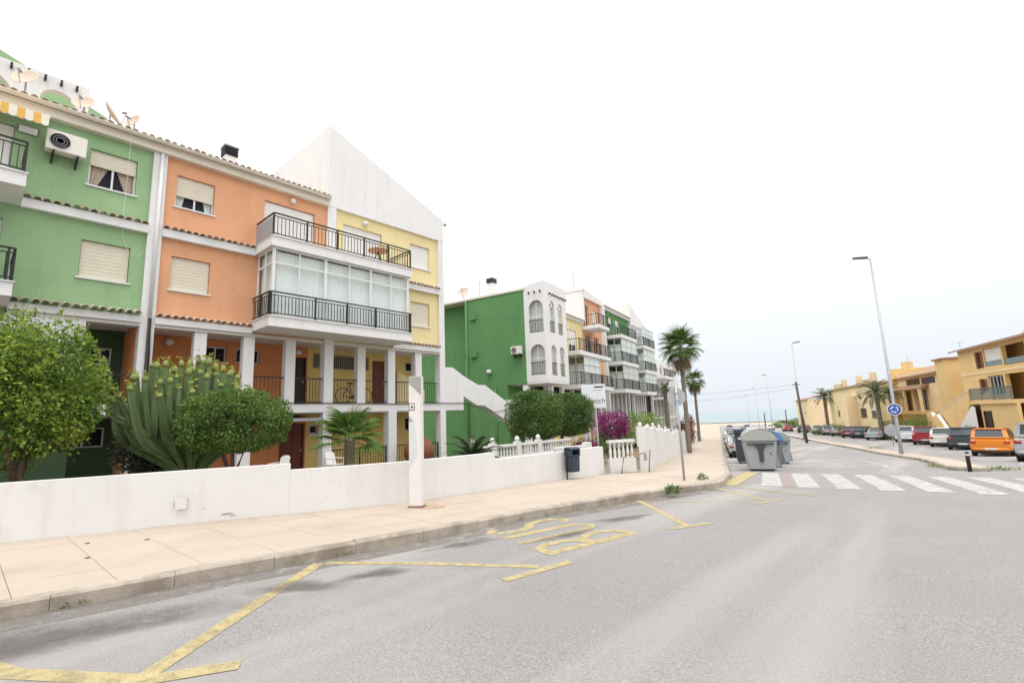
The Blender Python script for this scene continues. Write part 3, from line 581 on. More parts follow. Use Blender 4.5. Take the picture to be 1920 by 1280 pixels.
window(B1, 1.955, 2.945, 1.305, 1.895, 1.8, 0, sill=False); window(B1, 9.425, 9.755, 1.385, 1.735, 1.8, 0, sill=True, mull=0); window(B1, 14.085, 14.415, 1.325, 1.945, 1.8, 0, sill=False, mull=0)
door(B1, 3.905, 4.695, -.25, 1.775, 1.8, DOOR); door(B1, 8.225, 9.195, -.25, 1.815, 1.8, DOOR)
MB().prism([(7.6,-.25,1.98),(7.6,1.75,2.1),(7.6,1.75,2.05),(7.6,-.25,1.88)], (1.35, 0, 0)).obj('door_canopy', PANEL, B1)
for x in (4.85, 6.31, 7.735, 10.62, 12.06, 13.49): box('column', WHITE, B1, x-.175, x+.175, -.04, .25, 2.5, 4.80)
for x in (6.28, 12.07): box('column', WHITE, B1, x-.2, x+.2, -.10, .27, -.25, 2.2)
box('column', WHITE, B1, 14.45, 14.62, 1.3, 1.6, 2.5, 4.9); box('column', WHITE, B1, 14.45, 14.62, 1.3, 1.6, -.25, 2.16)
# white arched screen in front of the green gallery
arch_mb(BX, 2.04, 2.5, 4.80, -.09, .16, [(-2.2,.75,2.6,4.3),(-.4,.75,2.6,4.3),(1.05,.62,2.6,4.2)]).obj('arched_screen', WHITE, B1)
MB().box(BX, 2.0, .5, .7, -.25, 1.25).obj('low_green_wall', GREEN1D, B1)
gr = MB().box(3.62, 14.66, -.085, -.081, 2.44, 2.50).obj('gallery_edge', TRIM, B1)
for a, c in ((3.62,4.67),(5.03,6.13),(6.49,7.56),(7.91,9.0),(9.36,10.44),(10.80,11.88),(12.24,13.31),(13.67,14.66)): railing(gr, (a, .05), (c, .05), 2.5, 3.45, .12, (), second=False, thin=.014)
gb = MB().box(9.4, 14.6, -.1, .1, -.25, -.18).obj('terrace_edge', SOFFIT, B1)
for a, c in ((9.42,11.85),(12.27,14.6)): railing(gb, (a, .05), (c, .05), -.2, .76, .12, (0, .5, 1), second=False, thin=.016)
railing(gr, (2.08, .05), (3.22, .05), 2.5, 3.35, .12, (), second=False, thin=.014)
# outside stair at the far end: parapet landing then flight going down away from the camera
n = 14; stp = MB()
for i in range(n):
    x = 16.2+i*.28; z = 3.02-i*.118; stp.box(x, x+.28, .12, .55, z-.06, z)
sr = stp.obj('stair', WHITE, B1)
MB().prism([(15.01,-.06,2.502),(15.01,-.06,4.22),(15.5,-.06,4.24),(16.2,-.06,3.86),(17.18,-.06,3.45),(17.68,-.06,3.45),(19.1,-.06,2.70),(20.4,-.06,2.70),(20.4,-.06,1.68),(19.1,-.06,1.68),(17.62,-.06,2.41),(17.08,-.06,2.43),(16.18,-.06,2.87),(16.18,-.06,2.502)][::-1], (0, .16, 0)).obj('stair_parapet', WHITE, B1)
MB().box(19.3, 22.0, .11, .6, 1.6, 1.72).obj('stair_landing', WHITE, B1)
MB().prism([(13.4,1.45,2.5),(14.98,1.45,2.5),(14.98,1.45,3.25),(13.4,1.45,4.15)], (0,.14,0)).obj('stair_side_wall', YELLOW, B1)
# cables
MB().tube([(3.46,-.2,5.0),(3.5,-.22,4.0),(3.52,-.2,2.6),(5,-.12,2.54),(9,-.12,2.53),(12.5,-.12,2.50),(14.9,-.12,2.53),(16.15,-.10,2.53),(18.2,-.2,2.05),(20,-.15,2.3)], .018, 6).obj('cable', IRON, B1)
MB().tube([(2.6,-.3,10.6),(2.62,-.2,9.0),(2.6,-.18,8.0),(2.66,-.03,7.4),(2.85,-.03,6.95),(3.05,-.03,6.88),(3.2,-.03,7.15)], .005, 5).obj('hanging_cable', TRIM, B1)
# awning over the green balcony: part of the building front
AWN = {0: mat('awning_yellow', (.70,.42,.10), .9, .05, 5), 1: mat('awning_cream', (.75,.70,.60), .9, .04, 5)}
aw = MB().box(-5, .82, -.75, -.70, 10.06, 10.12).box(-5, .82, -.12, -.005, 10.15, 10.28).obj('awning', TRIM, B1)
for i in range(38):
    x = .80-i*.15; m_ = AWN[1 if i % 2 == 0 else 0]
    MB().prism([(x-.15,-.75,10.10),(x-.15,-.1,10.27),(x,-.1,10.27),(x,-.75,10.10)], (0, 0, .008)).add([(x-.15,-.755,10.11),(x,-.755,10.11),(x,-.76,9.84),(x-.075,-.76,9.80),(x-.15,-.76,9.84)], [(0,1,2,3,4)]).obj('awning_stripe', m_, aw)
OFF[0] = Vector((0, 0, 0))
# things fixed to or standing on the building
def ac_unit(loc, rz, label, s=1.):
    r = empty('air_conditioner', loc, rz, label, 'air conditioner', 'wall air conditioners')
    MB().box(-.42*s, .42*s, -.30*s, 0, 0, .58*s).obj('casing', mat('ac_white', (.72,.68,.62), .5, .04, 4), r, bevel=.02)
    MB().tube([(-.14*s,-.301*s,.29*s),(-.14*s,-.315*s,.29*s)], .215*s, 24).obj('fan_grille', mat('ac_grille', (.16,.12,.10), .7, .1, 20), r)
    for k in range(3): MB().lathe([(.21*s-.06*s*k,-.004),(.21*s-.06*s*k,.004),(.20*s-.06*s*k,.004),(.20*s-.06*s*k,-.004)], 20).obj('grille_ring', GALV, r).matrix_local = Matrix.Translation((-.14*s, -.322*s, .29*s)) @ Matrix.Rotation(R_(90), 4, 'X')
    for x in (-.25, .25): MB().box((x-.02)*s, (x+.02)*s, -.32*s, .12*s, -.05*s, -.004).prism([((x-.02)*s, .12*s, -.05*s), ((x-.02)*s, .12*s, -.25*s), ((x-.02)*s, -.25*s, -.05*s)], (.04*s, 0, 0)).obj('bracket', IRON, r)
    return r
ac_unit(wloc(F1, 1.22, -.13, 9.36), F1[2], 'white air conditioner outdoor unit on the green wall beside the curtained window')
def dish(loc, az, el, rad, label):
    r = empty('satellite_dish', loc, 0, label, 'satellite dish', 'satellite dishes on the near roof')
    pf = [(.001, 0)]+[(rad*k/7, .28*rad*(k/7)**2) for k in range(1, 8)]
    b = MB(); b.lathe(pf+[(rad, .28*rad+.012)]+[(rad*k/7, .28*rad*(k/7)**2+.012) for k in range(6, 0, -1)]+[(.001, .012)], 20)
    d = b.obj('reflector', mat('dish_beige', (.62,.50,.40), .6, .06, 5), r, True); q = Vector((math.cos(az)*math.cos(el), math.sin(az)*math.cos(el), math.sin(el))).to_track_quat('Z', 'Y'); d.rotation_euler = q.to_euler(); d.location = (0, 0, .85)
    MB().tube([(0, 0, 0), (0, 0, .85)], .025, 8).obj('mast', GALV, r)
    a = Vector((0, 0, .85)); e = a+q @ Vector((0, -.2*rad, 1.05*rad)); MB().tube([a+q @ Vector((0, -rad, .25*rad)), e], .014, 6).obj('arm', GALV, r)
    h = MB().tube([e, e+q @ Vector((0, .03, -.12))], .04, 8).obj('receiver', PANEL, r)
dish(wloc(F1, .32, .9, 10.98), R_(-35), R_(25), .33, 'beige satellite dish on the roof in front of the white arches')
dish(wloc(F1, 1.58, .7, 10.72), R_(-30), R_(25), .30, 'beige satellite dish at the end of the white roof arcade')
dish(wloc(F1, 2.2, .8, 10.72), R_(60), R_(30), .42, 'grey satellite dish seen edge-on near the roof corner')
dish(wloc(F1, 2.82, .8, 10.75), R_(-60), R_(20), .26, 'small round satellite dish nearest the white downpipe')
r = MB().box(-.2, .2, -.03, 0, -.11, .11).mesh('sign', bevel=.028); sg = put('wall_sign', r, mat('sign_white', (.75,.78,.78), .5, .03, 5), None, wloc(F1, .46, -.02, 9.87), (0, 0, F1[2])); tag(sg, 'small white sign on the green wall under the striped awning', 'sign')
# bicycle leaning on the gallery railing
def bicycle(loc, rz, label):
    r = empty('bicycle', loc, rz, label, 'bicycle'); D = mat('bike_dark', (.04,.04,.045), .4, .1, 5)
    for x in (0, 1.0):
        b = MB(); n = 20; R0 = .32
        b.tube([(x+R0*math.cos(2*math.pi*k/n), 0, R0+.02+R0*math.sin(2*math.pi*k/n)) for k in range(n+1)], .018, 6, False)
        w = b.obj('wheel', D, r, True)
        sp = MB()
        for k in range(8): sp.tube([(x, 0, R0+.02), (x+R0*math.cos(k*math.pi/4), 0, R0+.02+R0*math.sin(k*math.pi/4))], .004, 4)
        sp.obj('spokes', GALV, w)
    fr = MB(); P = dict(rear=(0,0,.34), front=(1.0,0,.34), bb=(.42,0,.28), seat=(.30,0,.80), head=(.85,0,.82))
    for a, c in (('rear','bb'),('bb','seat'),('seat','head'),('bb','head'),('rear','seat'),('front','head')): fr.tube([P[a], P[c]], .017, 6)
    fr.obj('frame', D, r); MB().box(.16, .40, -.06, .06, .83, .88).obj('saddle', IRON, r, bevel=.02)
    MB().tube([(.85,0,.82),(.83,0,.95),(.80,-.25,.98)], .014, 6).tube([(.83,0,.95),(.80,.25,.98)], .014, 6).obj('handlebar', D, r); MB().tube([(.42,-.1,.28),(.42,.1,.28)], .05, 8).obj('pedals', D, r)
bicycle(wloc(F1, 10.0, .3, 2.5), F1[2], 'dark bicycle on the first-floor gallery between two white columns')
# terrace things: big clay jar, plastic chair, folded table
JAR = mat('terracotta', (.19,.075,.04), .85, .15, 4, .2, 40)
tag(MB().lathe([(.30,0),(.48,.2),(.62,.5),(.62,.75),(.50,1.0),(.30,1.14),(.24,1.18),(.27,1.22),(.22,1.23),(.2,1.16)], 24).obj('clay_jar', JAR, smooth=True), 'big round terracotta jar behind the white wall beside the signpost', 'jar').location = wloc(F1, 12.6, -1.2, -.12)
def plastic_chair(loc, rz, label):
    r = empty('plastic_chair', loc, rz, label, 'chair', 'white plastic chairs on the terrace'); Wm = mat('white_plastic', (.75,.74,.70), .4, .03, 4)
    MB().box(-.24, .24, -.24, .22, .40, .43).obj('seat', Wm, r, bevel=.012)
    MB().prism([(-.22,.2,.43),(.22,.2,.43),(.2,.30,.80),(.1,.32,.86),(-.1,.32,.86),(-.2,.30,.80)], (0, .02, .005)).obj('backrest', Wm, r)
    for x in (-.21, .21):
        for y in (-.21, .2): MB().tube([(x, y, .41), (x*1.12, y*1.1, 0)], [.022, .017], 6).obj('leg', Wm, r)
        MB().tube([(x, -.2, .42), (x*1.1, -.2, .62), (x*1.1, .24, .64)], .018, 6).obj('armrest', Wm, r)
plastic_chair(wloc(F1, 7.15, -.7, -.12), R_(20), 'white plastic chair by the orange wall left of the lower brown door')
plastic_chair(wloc(F1, 9.15, -.75, -.12), R_(100), 'white plastic chair against the white column right of the lower brown door')
tb = empty('round_table', wloc(F1, 10.9, -.75, 8.08), 0, 'round wooden table on the upper balcony behind the railing', 'table'); MB().lathe([(.40,.70),(.42,.71),(.42,.74),(.40,.75)], 20).obj('table_top', mat('table_wood', (.5,.25,.14), .6, .1, 6), tb)
for k in range(3): MB().tube([(0, 0, .70), (.3*math.cos(k*2.1), .3*math.sin(k*2.1), 0)], .02, 6).obj('leg', IRON, tb)

# ------------------------------------------------------------ white garden wall stepping down along the pavement
gwroot = empty('garden_wall', (-9.3, 4.2, gz(-9.3, 4.2)+.15), 0, 'long white rendered garden wall stepping down beside the pavement', 'wall'); OFF[0] = Vector(gwroot.location)
def wall_run(P, ztop, th, name, m, parent, zb=-.5):
    P = np.array(P); k = len(P); N = []
    for i in range(k):
        t = P[min(i+1, k-1)]-P[max(i-1, 0)]; t = t/np.hypot(*t); N.append([-t[1], t[0]])
    Q = P+np.array(N)*th; zt = ztop if hasattr(ztop, '__len__') else [ztop]*k; vs = []
    for i in range(k): vs += [(*P[i], zb), (*P[i], zt[i]), (*Q[i], zt[i]), (*Q[i], zb)]
    fs = [(4*i+e, 4*i+4+e, 4*i+4+(e+1) % 4, 4*i+(e+1) % 4) for i in range(k-1) for e in range(4)]+[(3,2,1,0), tuple(4*(k-1)+e for e in range(4))]
    return MB().add(vs, fs).obj(name, m, parent)
def sub(P, y0, y1): a = np.array(P); ys = [y0]+[y for y in a[:, 1] if y0+.15 < y < y1-.15]+[y1]; return [(along(P, y), y) for y in ys]
wall_run(sub(WP, -12.5, 4.19), .99, .18, 'wall_section', WALLW, gwroot); wall_run(sub(WP, 4.192, 8.70), .872, .18, 'wall_section', WALLW, gwroot); wall_run(sub(WP, 8.702, 13.4), .715, .18, 'wall_section', WALLW, gwroot)
HAT = mat('dull_hatch', (.66,.64,.59), .8, .06, 8)
h = box('meter_hatch', HAT, gwroot, -10.02, -10.0, 2.45, 2.83, .32, .60); h.rotation_euler = (0, 0, R_(-20.5)); h.location = Vector((-9.985, 2.62, .46))-OFF[0]; h.scale = (.003, .17, .20)
SMU = mat('grey_wall_smudge', (.34,.32,.29), .9, .15, 20)
for k_, (y_, z_, w_, h_) in enumerate(((3.28,.20,.20,.035), (3.36,.165,.12,.025), (2.55,.42,.012,.16), (2.72,.50,.05,.012), (6.9,.12,.04,.012), (8.0,.10,.035,.02), (5.0,.5,.02,.02), (2.95,.33,.06,.012))):
    q_ = random.Random(k_); tn = np.array([along(WP, y_+.2)-along(WP, y_-.2), .4]); tn /= np.hypot(*tn); nr = np.array([tn[1], -tn[0]]); c_ = np.array([along(WP, y_), y_])+nr*.004; n_ = 14
    MB().prism([(*(c_+tn*w_/2*math.cos(2*math.pi*i/n_)*q_.uniform(.55, 1.1)), z_+h_/2*math.sin(2*math.pi*i/n_)*q_.uniform(.5, 1.2)) for i in range(n_)], (*(-nr*.003), 0)).obj('wall_mark', SMU, gwroot)
OFF[0] = Vector((0, 0, 0))
# recessed gate piece and balustrades beyond it
def baluster_mesh():
    return MB().lathe([(.05,0),(.05,.06),(.028,.09),(.045,.22),(.05,.30),(.03,.50),(.026,.60),(.045,.66),(.05,.72)], 8).mesh('baluster', True, off=False)
BAL = baluster_mesh()
def balustrade(p, q, z, h, label, step=.17, posts=(0, 1), base=.0, group=None, finial=True):
    p = Vector((*p, 0)); q = Vector((*q, 0)); L = (q-p).length; u = (q-p)/L
    r = empty('balustrade', (p.x, p.y, z), 0, label, 'balustrade', group); OFF[0] = Vector((p.x, p.y, z)); Z = lambda zz: Vector((0, 0, zz))
    if base: bar('plinth', WALLW, r, p+Z(z+base/2), q+Z(z+base/2), .16, base)
    z0 = z+base; bar('bottom_rail', WALLW, r, p+Z(z0+.04), q+Z(z0+.04), .15, .079); bar('top_rail', WALLW, r, p+Z(z0+h-.04), q+Z(z0+h-.04), .17, .08)
    n = int(L/step)
    for i in range(n):
        c = p+u*(L*(i+.5)/n)+Z(z0+.08)-OFF[0]; put('baluster', BAL, WALLW, r, c, (0, 0, 0), (1, 1, (h-.16)/.72))
    for f in posts:
        c = p+u*L*f; b = MB().box(c.x-.11, c.x+.11, c.y-.11, c.y+.11, z-.3, z0+h+.08)
        if finial: b.lathe([(.06,0),(.09,.05),(.10,.10),(.06,.17),(.02,.20)], 10, (c.x, c.y, z0+h+.08))
        b.obj('post', WALLW, r)
    OFF[0] = Vector((0, 0, 0)); return r
balustrade((-8.2,13.7), (-7.75,14.55), -.14, .66, 'white balustrade on a plain plinth by the wooden stake, before the tall white wall', .155, (), .36, 'white balustrades')
balustrade((-9.0,11.9), (-8.75,13.35), -.15, .62, 'white balustrade behind the litter bin below the real estate board', .16, (1,), .30, 'white balustrades', False)
balustrade((-12.2,11.6), (-12.4,17.6), .14, .50, 'low white balustrade with ball finials running behind the cycad to the clipped tree', .17, (0,.17,.4,.62), .12, 'white balustrades')
GREYW = mat('grey_rendered_base', (.60,.58,.55), .9, .05, 2)
tag(wall_run([(-12.05,11.2),(-12.1,14),(-12.2,17.8)], .22, .2, 'plinth_wall', GREYW, None, -.6), 'grey low plinth wall under the balustrade behind the cycad', 'wall')
# tall white wall rising along the far pavement with finial posts
tw = empty('boundary_wall', (*st(16, -2.7), prof(16)+.1), 0, 'tall white boundary wall with ball finials along the far pavement', 'wall'); OFF[0] = Vector(tw.location)
sgs = [(16.3,19,1.22),(19,22,1.10),(22,26,.95),(26,31,.75),(31,38,.45),(38,46,.1),(46,60,-.35),(60,80,-.9)]
twt = lambda s: interp(s, [16.3, 22, 30], [-2.3, -2.55, -2.74])
for a, c, z in sgs:
    wall_run([st(a+.01, twt(a)), st((a+c)/2, twt((a+c)/2)-.01), st(c-.01, twt(c))], z, .16, 'wall_section', WALLW, tw, -3.6)
    for s in np.arange(a+.12, c, 2.6):
        x, y = st(s, twt(s)-.09); MB().box(x-.10, x+.10, y-.10, y+.10, z-.6, z+.05).lathe([(.045,0),(.065,.04),(.07,.075),(.045,.12),(.015,.14)], 10, (x, y, z+.05)).obj('finial_post', WALLW, tw)
x, y = st(27.3, -2.62); 
OFF[0] = Vector((0, 0, 0))

# ------------------------------------------------------------ second row of apartment houses
F2 = (-18.55, 24.32, R_(90+10.5)); Z2 = -1.25
ROWG = 'row of apartment houses beyond the outside stair'
def u2(name, x0, label): 
    w = wloc(F2, x0, 0, Z2); r = frame(name, w, F2[2], label, 'house', ROWG); OFF[0] = Vector((x0, 0, Z2)); return r
def slabrail(root, xa, xb, z, ya=0, solid=False, rail=True, th=.30, m=None, step=.16):
    p = MB().box(xa, xb, ya, 1.497, z-th, z).obj('balcony', WHITE, root)
    if rail:
        railing(p, (xa+.05, ya+.05), (xb-.05, ya+.05), z, z+.9, step, (0, .5, 1), second=False, thin=.022); railing(p, (xa+.05, ya+.06), (xa+.05, 1.45), z, z+.9, step, (), second=False, thin=.022)
    return p
def glazing(root, xa, xb, z0, z1, n, y=.12, m=None, blind=BLIND, side=2):
    g = MB(); w = .05; m = m or TRIM
    xs = np.linspace(xa, xb, n+1)
    for x in xs: g.box(x-w/2, x+w/2, y-.03, y+.03, z0, z1)
    zt = z0+(z1-z0)*.72
    for i in range(n):
        for z in (z0+.03, zt, z1-.03): g.box(xs[i]+w/2, xs[i+1]-w/2, y-.028, y+.028, z-.03, z+.03)
    ys = np.linspace(y+.03, 1.48, side+1)
    for yy in ys[1:]: g.box(xa-.025, xa+.025, yy-.05, yy, z0, z1)
    for i in range(side):
        for z in (z0+.03, zt, z1-.03): g.box(xa-.024, xa+.024, ys[i], ys[i+1]-.05, z-.03, z+.03)
    p = g.obj('glazed_enclosure', m, root)
    for i in range(n):
        box('pane', GLASS, p, xs[i]+w/2, xs[i+1]-w/2, y-.005, y+.005, z0+.06, z1-.06)
        box('blind', blind, p, xs[i]+.03, xs[i+1]-.03, y+.032, y+.04, z0+.03, z1-.03)
    for i in range(side):
        box('pane', GLASS, p, xa-.005, xa+.005, ys[i], ys[i+1]-.05, z0+.06, z1-.06); box('blind', blind, p, xa+.08, xa+.09, ys[i]+.1, ys[i+1]-.05, z0+.03, z0+(z1-z0)*.7)
    return p
# -- green end house with the white arched bay
H2 = u2('arcaded_house', 0, 'dark green end house with white two-storey arched bay')
MB().box(0, 3.3, 1.5, 6.35, 3.9, 10.12).box(.9, 3.3, 6.35, 18, Z2, 10.12).box(0, 3.3, 3.0, 6.35, Z2, 3.9).obj('green_wall', GREEN2, H2)
MB().box(-.06, 3.3, 1.38, 18.1, 10.121, 10.25).obj('roof_edge', CREAM, H2)
MB().box(.6, 3.3, 3.2, 6, 10.25, 10.45).obj('roof', TILE, H2)
MB().tube([(-.06,6.2,10.1),(-.06,6.2,-1.2)], .07, 8).obj('downpipe', GREEN2, H2, True); MB().tube([(-.05,3.9,3.85),(-.05,3.9,-1.2)], .05, 8).obj('downpipe', GREEN2, H2, True)
mpE = lambda a, b, z: (b, a, z)
def two_storey(a0, a1, b0, b1, arches_lo, arches_hi, mp):
    o = arch_mb(a0, a1, 4.0, 6.9, b0, b1, arches_lo, mp); p = arch_mb(a0, a1, 6.9, 10.1, b0, b1, arches_hi, mp); o.add(p.v, p.f); return o
bay = two_storey(0, 1.5, 0, .16, [(.64,.53,4.4,6.37)], [(.64,.53,7.15,9.3)], mpE); q = two_storey(.16, 3.3, 0, .16, [(1.11,.40,4.36,6.37),(2.36,.38,4.36,6.37)], [(1.11,.40,7.2,9.35),(2.36,.38,7.2,9.35)], lambda a, b, z: (a, b, z)); bay.add(q.v, q.f)
bay.box(.01, 3.29, .01, 1.49, 3.86, 4.0).box(.01, 3.29, .17, 1.49, 6.85, 6.95).prism([(0,0,10.1),(0,1.5,10.1),(0,1.5,10.28),(0,.9,10.42),(0,0,10.55)], (3.3, 0, 0))
by = bay.obj('arched_bay', WHITE, H2)
for i in range(3): box('beam_end', IRON, by, -.12, -.002, .2+i*.42, .28+i*.42, 9.78, 9.90)
for i in range(7): box('beam_end', IRON, by, .70+i*.4, .78+i*.4, -.14, -.002, 9.70, 9.82)
for z0, z1 in ((4.42,6.34), (7.17,9.27)):
    box('pane', GLASS, by, .10, .11, .12, 1.16, z0, z1-.3); box('blind', SHUTW, by, .3, .31, .12, 1.40, z0, z1); box('mullion', TRIM, by, .085, .125, .62, .66, z0, z1); box('mullion', TRIM, by, .08, .12, .12, 1.16, z0+1.0, z0+1.06)
    for c in (1.11, 2.36): box('pane', GLASS, by, c-.4, c+.4, .1, .108, z0, z1-.3); box('blind', BLIND, by, c-.4, c+.4, .25, .26, z0, z1)
    railing(by, (.03, .12), (.03, 1.17), z0-.02, z0+.78, .11, (), second=False, thin=.016); railing(by, (.72, .05), (1.5, .05), z0-.02, z0+.78, .11, (), second=False, thin=.016); railing(by, (1.99, .05), (2.73, .05), z0-.02, z0+.78, .11, (), second=False, thin=.016)
MB().box(.2, 3.3, 1.5, 3.0, 3.88, 3.9).obj('ceiling', SOFFIT, H2)
for x, y in ((.05,1.5), (2.9,1.5)): box('column', WHITE, H2, x, x+.36, y, y+.36, Z2, 3.86)
MB().box(0, 3.3, 1.5, 3.0, 1.1, 1.35).obj('gallery_floor', WHITE, H2)
cb = MB().box(.9, 1.35, 4.5, 4.95, 10.2, 11.4).obj('chimney', WHITE, H2); box('chimney_cap', IRON, cb, .85, 1.4, 4.45, 5.0, 11.42, 11.75)
w = MB().box(.86, .9, 6.55, 6.95, 7.2, 8.6).obj('window', TRIM, H2); box('pane', CORE, w, .85, .86, 6.60, 6.9, 7.25, 8.55); w = MB().box(.86, .9, 6.5, 7.0, 4.3, 6.0).obj('window', TRIM, H2); box('pane', CORE, w, .85, .86, 6.56, 6.94, 4.4, 5.95)
MB().lathe([(.02,0),(.14,.03),(.18,.14),(.14,.25),(.02,.28)], 14, (-.14,4.35,4.75)).obj('wall_lamp', TRIM, H2, True)
for z in (9.0, 6.35): box('vent_box', GREEN2, H2, -.14, -.002, 5.35, 5.85, z-.35, z)
MB().box(-.03, -.002, 5.6, 6.3, -.9, .2).obj('meter_cupboard', mat('pinkish_door', (.55,.33,.24), .8, .06, 4), H2)
# -- yellow house with small balconies
def upper_floor(root, x0, x1, ztop, m, wins, doors, y=1.5, zb=3.9):
    hs = wins+doors; wall_mb(x0, x1, zb, ztop, y, y+.25, hs).obj('wall', m, root); MB().box(x0, x1, y+.4, 8.5, Z2, ztop-.03).obj('inner_rooms', CORE, root)
    for a, c, p, q in wins: window(root, a+.005, c-.005, p+.005, q-.005, y, random.choice([.5, 1., 1.]), sill=True)
    for a, c, p, q in doors: window(root, a+.005, c-.005, p+.005, q-.005, y, random.choice([0, .3, .6]), sm=SHUTW, sill=False, name='balcony_door')
def ground_zone(root, x0, x1, m, cols, y=1.5, colh=3.84):
    MB().box(x0, x1, y+.3, y+.5, Z2, 1.05).obj('basement_wall', m, root)
    MB().box(x0, x1, y+1.3, y+1.5, Z2, 3.9).obj('gallery_wall', m, root); MB().box(x0, x1, y, y+1.3, 1.05, 1.3).obj('gallery_floor', WHITE, root); MB().box(x0, x1, y, y+1.3, 3.88, 3.9).obj('ceiling', SOFFIT, root)
    for x in cols: box('column', WHITE, root, x-.15, x+.15, y-.02, y+.28, Z2, 3.88)
    for k, x in enumerate(np.arange(x0+.6, x1-1, 2.4)): door(root, x, x+.8, 1.3, 3.3, y+1.24, DOOR if k % 2 else DOORD)
H3 = u2('yellow_house', 3.35, 'pale yellow house with air conditioner between the arched bay and the orange gable house')
upper_floor(H3, 3.35, 9.75, 9.5, YELLOW, [(4.2,5.2,7.6,8.7),(4.2,5.2,5.0,6.1)], [(6.9,8.4,6.55,8.5),(6.9,8.4,4.0,5.9)])
MB().box(3.35, 9.75, 1.32, 1.498, 9.3, 9.55).obj('cornice', WHITE, H3); rfp = MB().prism([(3.35,1.2,9.56),(3.35,6,11.0),(3.35,6,10.8),(3.35,1.2,9.5)], (6.4, 0, 0)).obj('roof', TILE, H3)
slabrail(H3, 5.4, 9.70, 6.50); slabrail(H3, 5.4, 9.70, 4.0); glazing(H3, 6.4, 9.6, 4.0, 6.18, 3); ground_zone(H3, 3.35, 9.75, YELLOWD, (3.6,5.4,7.2,9.2))
H4 = u2('gable_house', 9.8, 'orange house with white mono-pitch gable and open top balcony')
upper_floor(H4, 9.8, 14.3, 11.75, ORANGE, [], [(10.3,11.4,9.1,11.1),(12.2,13.2,9.1,10.9),(10.3,11.6,6.55,8.5),(12.3,13.4,6.55,8.5),(10.6,12,4.0,5.9)])
MB().box(9.55, 9.79, 1.2, 7, 9.5, 12.1).box(9.5, 9.79, 1.1, 7.0, 12.101, 12.35).obj('gable_side', WHITE, H4); MB().prism([(9.8,1.28,11.6),(14.3,1.28,11.6),(14.3,1.28,12.0),(9.8,1.28,12.35)], (0, .2, 0)).obj('gable', WHITE, H4)
slabrail(H4, 9.75, 12.15, 9.10); slabrail(H4, 9.78, 12.1, 6.50, .0); slabrail(H4, 9.78, 12.2, 4.0); MB().box(14.05, 14.35, 1.1, 1.49, Z2, 11.7).obj('pilaster', WHITE, H4); ground_zone(H4, 9.8, 14.3, ORANGED, (10,11.4,12.9,14.1))
H5 = u2('green_house', 14.4, 'green house with stacked glazed balconies in the middle of the row')
upper_floor(H5, 14.4, 22.3, 11.65, GREEN2, [], [(16.0,17.2,9.05,11.0),(18.2,19.4,9.05,11.0),(16,18,6.5,8.5),(16,18,4,5.9)])
MB().box(14.4, 22.3, 1.25, 1.49, 11.45, 11.75).obj('cornice', WHITE, H5); MB().prism([(14.4,1.1,11.76),(14.4,6,13.0),(14.4,6,12.8),(14.4,1.1,11.7)], (7.9, 0, 0)).obj('roof', TILE, H5)
slabrail(H5, 15.3, 20.0, 9.0); slabrail(H5, 15.3, 20.0, 6.5); slabrail(H5, 15.3, 20.0, 3.98); glazing(H5, 15.5, 19.9, 6.5, 8.68, 3)
BRN = mat('brown_frame', (.28,.16,.10), .6, .1, 6); glazing(H5, 15.5, 19.9, 3.98, 6.18, 3, blind=SHUTW); ground_zone(H5, 14.4, 22.3, ORANGED, (14.7,16.2,17.4,18.6,19.8,21))
H6 = u2('white_gable_house', 22.4, 'house with white gable top and glazed balconies beyond the green house')
upper_floor(H6, 22.4, 29.5, 11.2, WHITE, [], [(23.5,25,9,11),(23.5,25,6.5,8.5)])
MB().box(22.35, 22.6, 1.2, 6, 11.0, 13.3).prism([(22.6,1.3,11.2),(29.5,1.3,11.2),(29.5,1.3,11.4),(22.6,1.3,13.3)], (0, .2, 0)).obj('gable', WHITE, H6)
for z in (8.75, 6.2, 3.95): slabrail(H6, 22.4, 26.8, z)
glazing(H6, 22.5, 26.6, 8.75, 10.7, 3); glazing(H6, 22.5, 26.6, 6.2, 8.4, 3); glazing(H6, 22.5, 26.6, 3.95, 5.9, 3); ground_zone(H6, 22.4, 29.5, YELLOWD, list(np.arange(22.6, 27, .8)))
H7 = u2('white_house', 29.6, 'white stepped house at the far end of the row behind the palms')
upper_floor(H7, 29.6, 44, 8.2, WHITE, [(31,32.2,6.6,7.7),(34,35.2,6.6,7.7),(31,32.2,4.4,5.5),(34,35.2,4.4,5.5)], [])
ground_zone(H7, 29.6, 44, WHITE, list(np.arange(29.8, 44, 1.6))); slabrail(H7, 30, 36, 6.0); slabrail(H7, 30, 36, 3.6); MB().box(29.6, 35, 3, 7, 8.2, 9.6).obj('roof_room', WHITE, H7)
OFF[0] = Vector((0, 0, 0))
ac_unit(wloc(F2, -.12, 2.05, 5.85), F2[2]-R_(90), 'white air conditioner on the dark green end wall by the arched bay', .9)
ac_unit(wloc(F2, 5.9, 1.4, 8.3), F2[2], 'white air conditioner on the pale yellow house near its roof', .8)
def aerial(loc, h, label, az=0):
    r = empty('tv_aerial', loc, az, label, 'aerial', 'roof aerials'); MB().tube([(0, 0, 0), (0, 0, h)], .025, 6).obj('mast', GALV, r); MB().tube([(-.5, 0, h-.15), (.5, 0, h-.15)], .012, 5).obj('boom', GALV, r)
    for k in range(5): MB().tube([(-.4+k*.2, -.22, h-.15), (-.4+k*.2, .22, h-.15)], .008, 4).obj('element', GALV, r)
aerial(wloc(F2, 1.6, 6.1, 10.25), 1.7, 'aerial mast on the green end house roof', .6); aerial(wloc(F2, 10.4, 2.3, 12.3), 1.6, 'aerial on the orange gable house', .3)
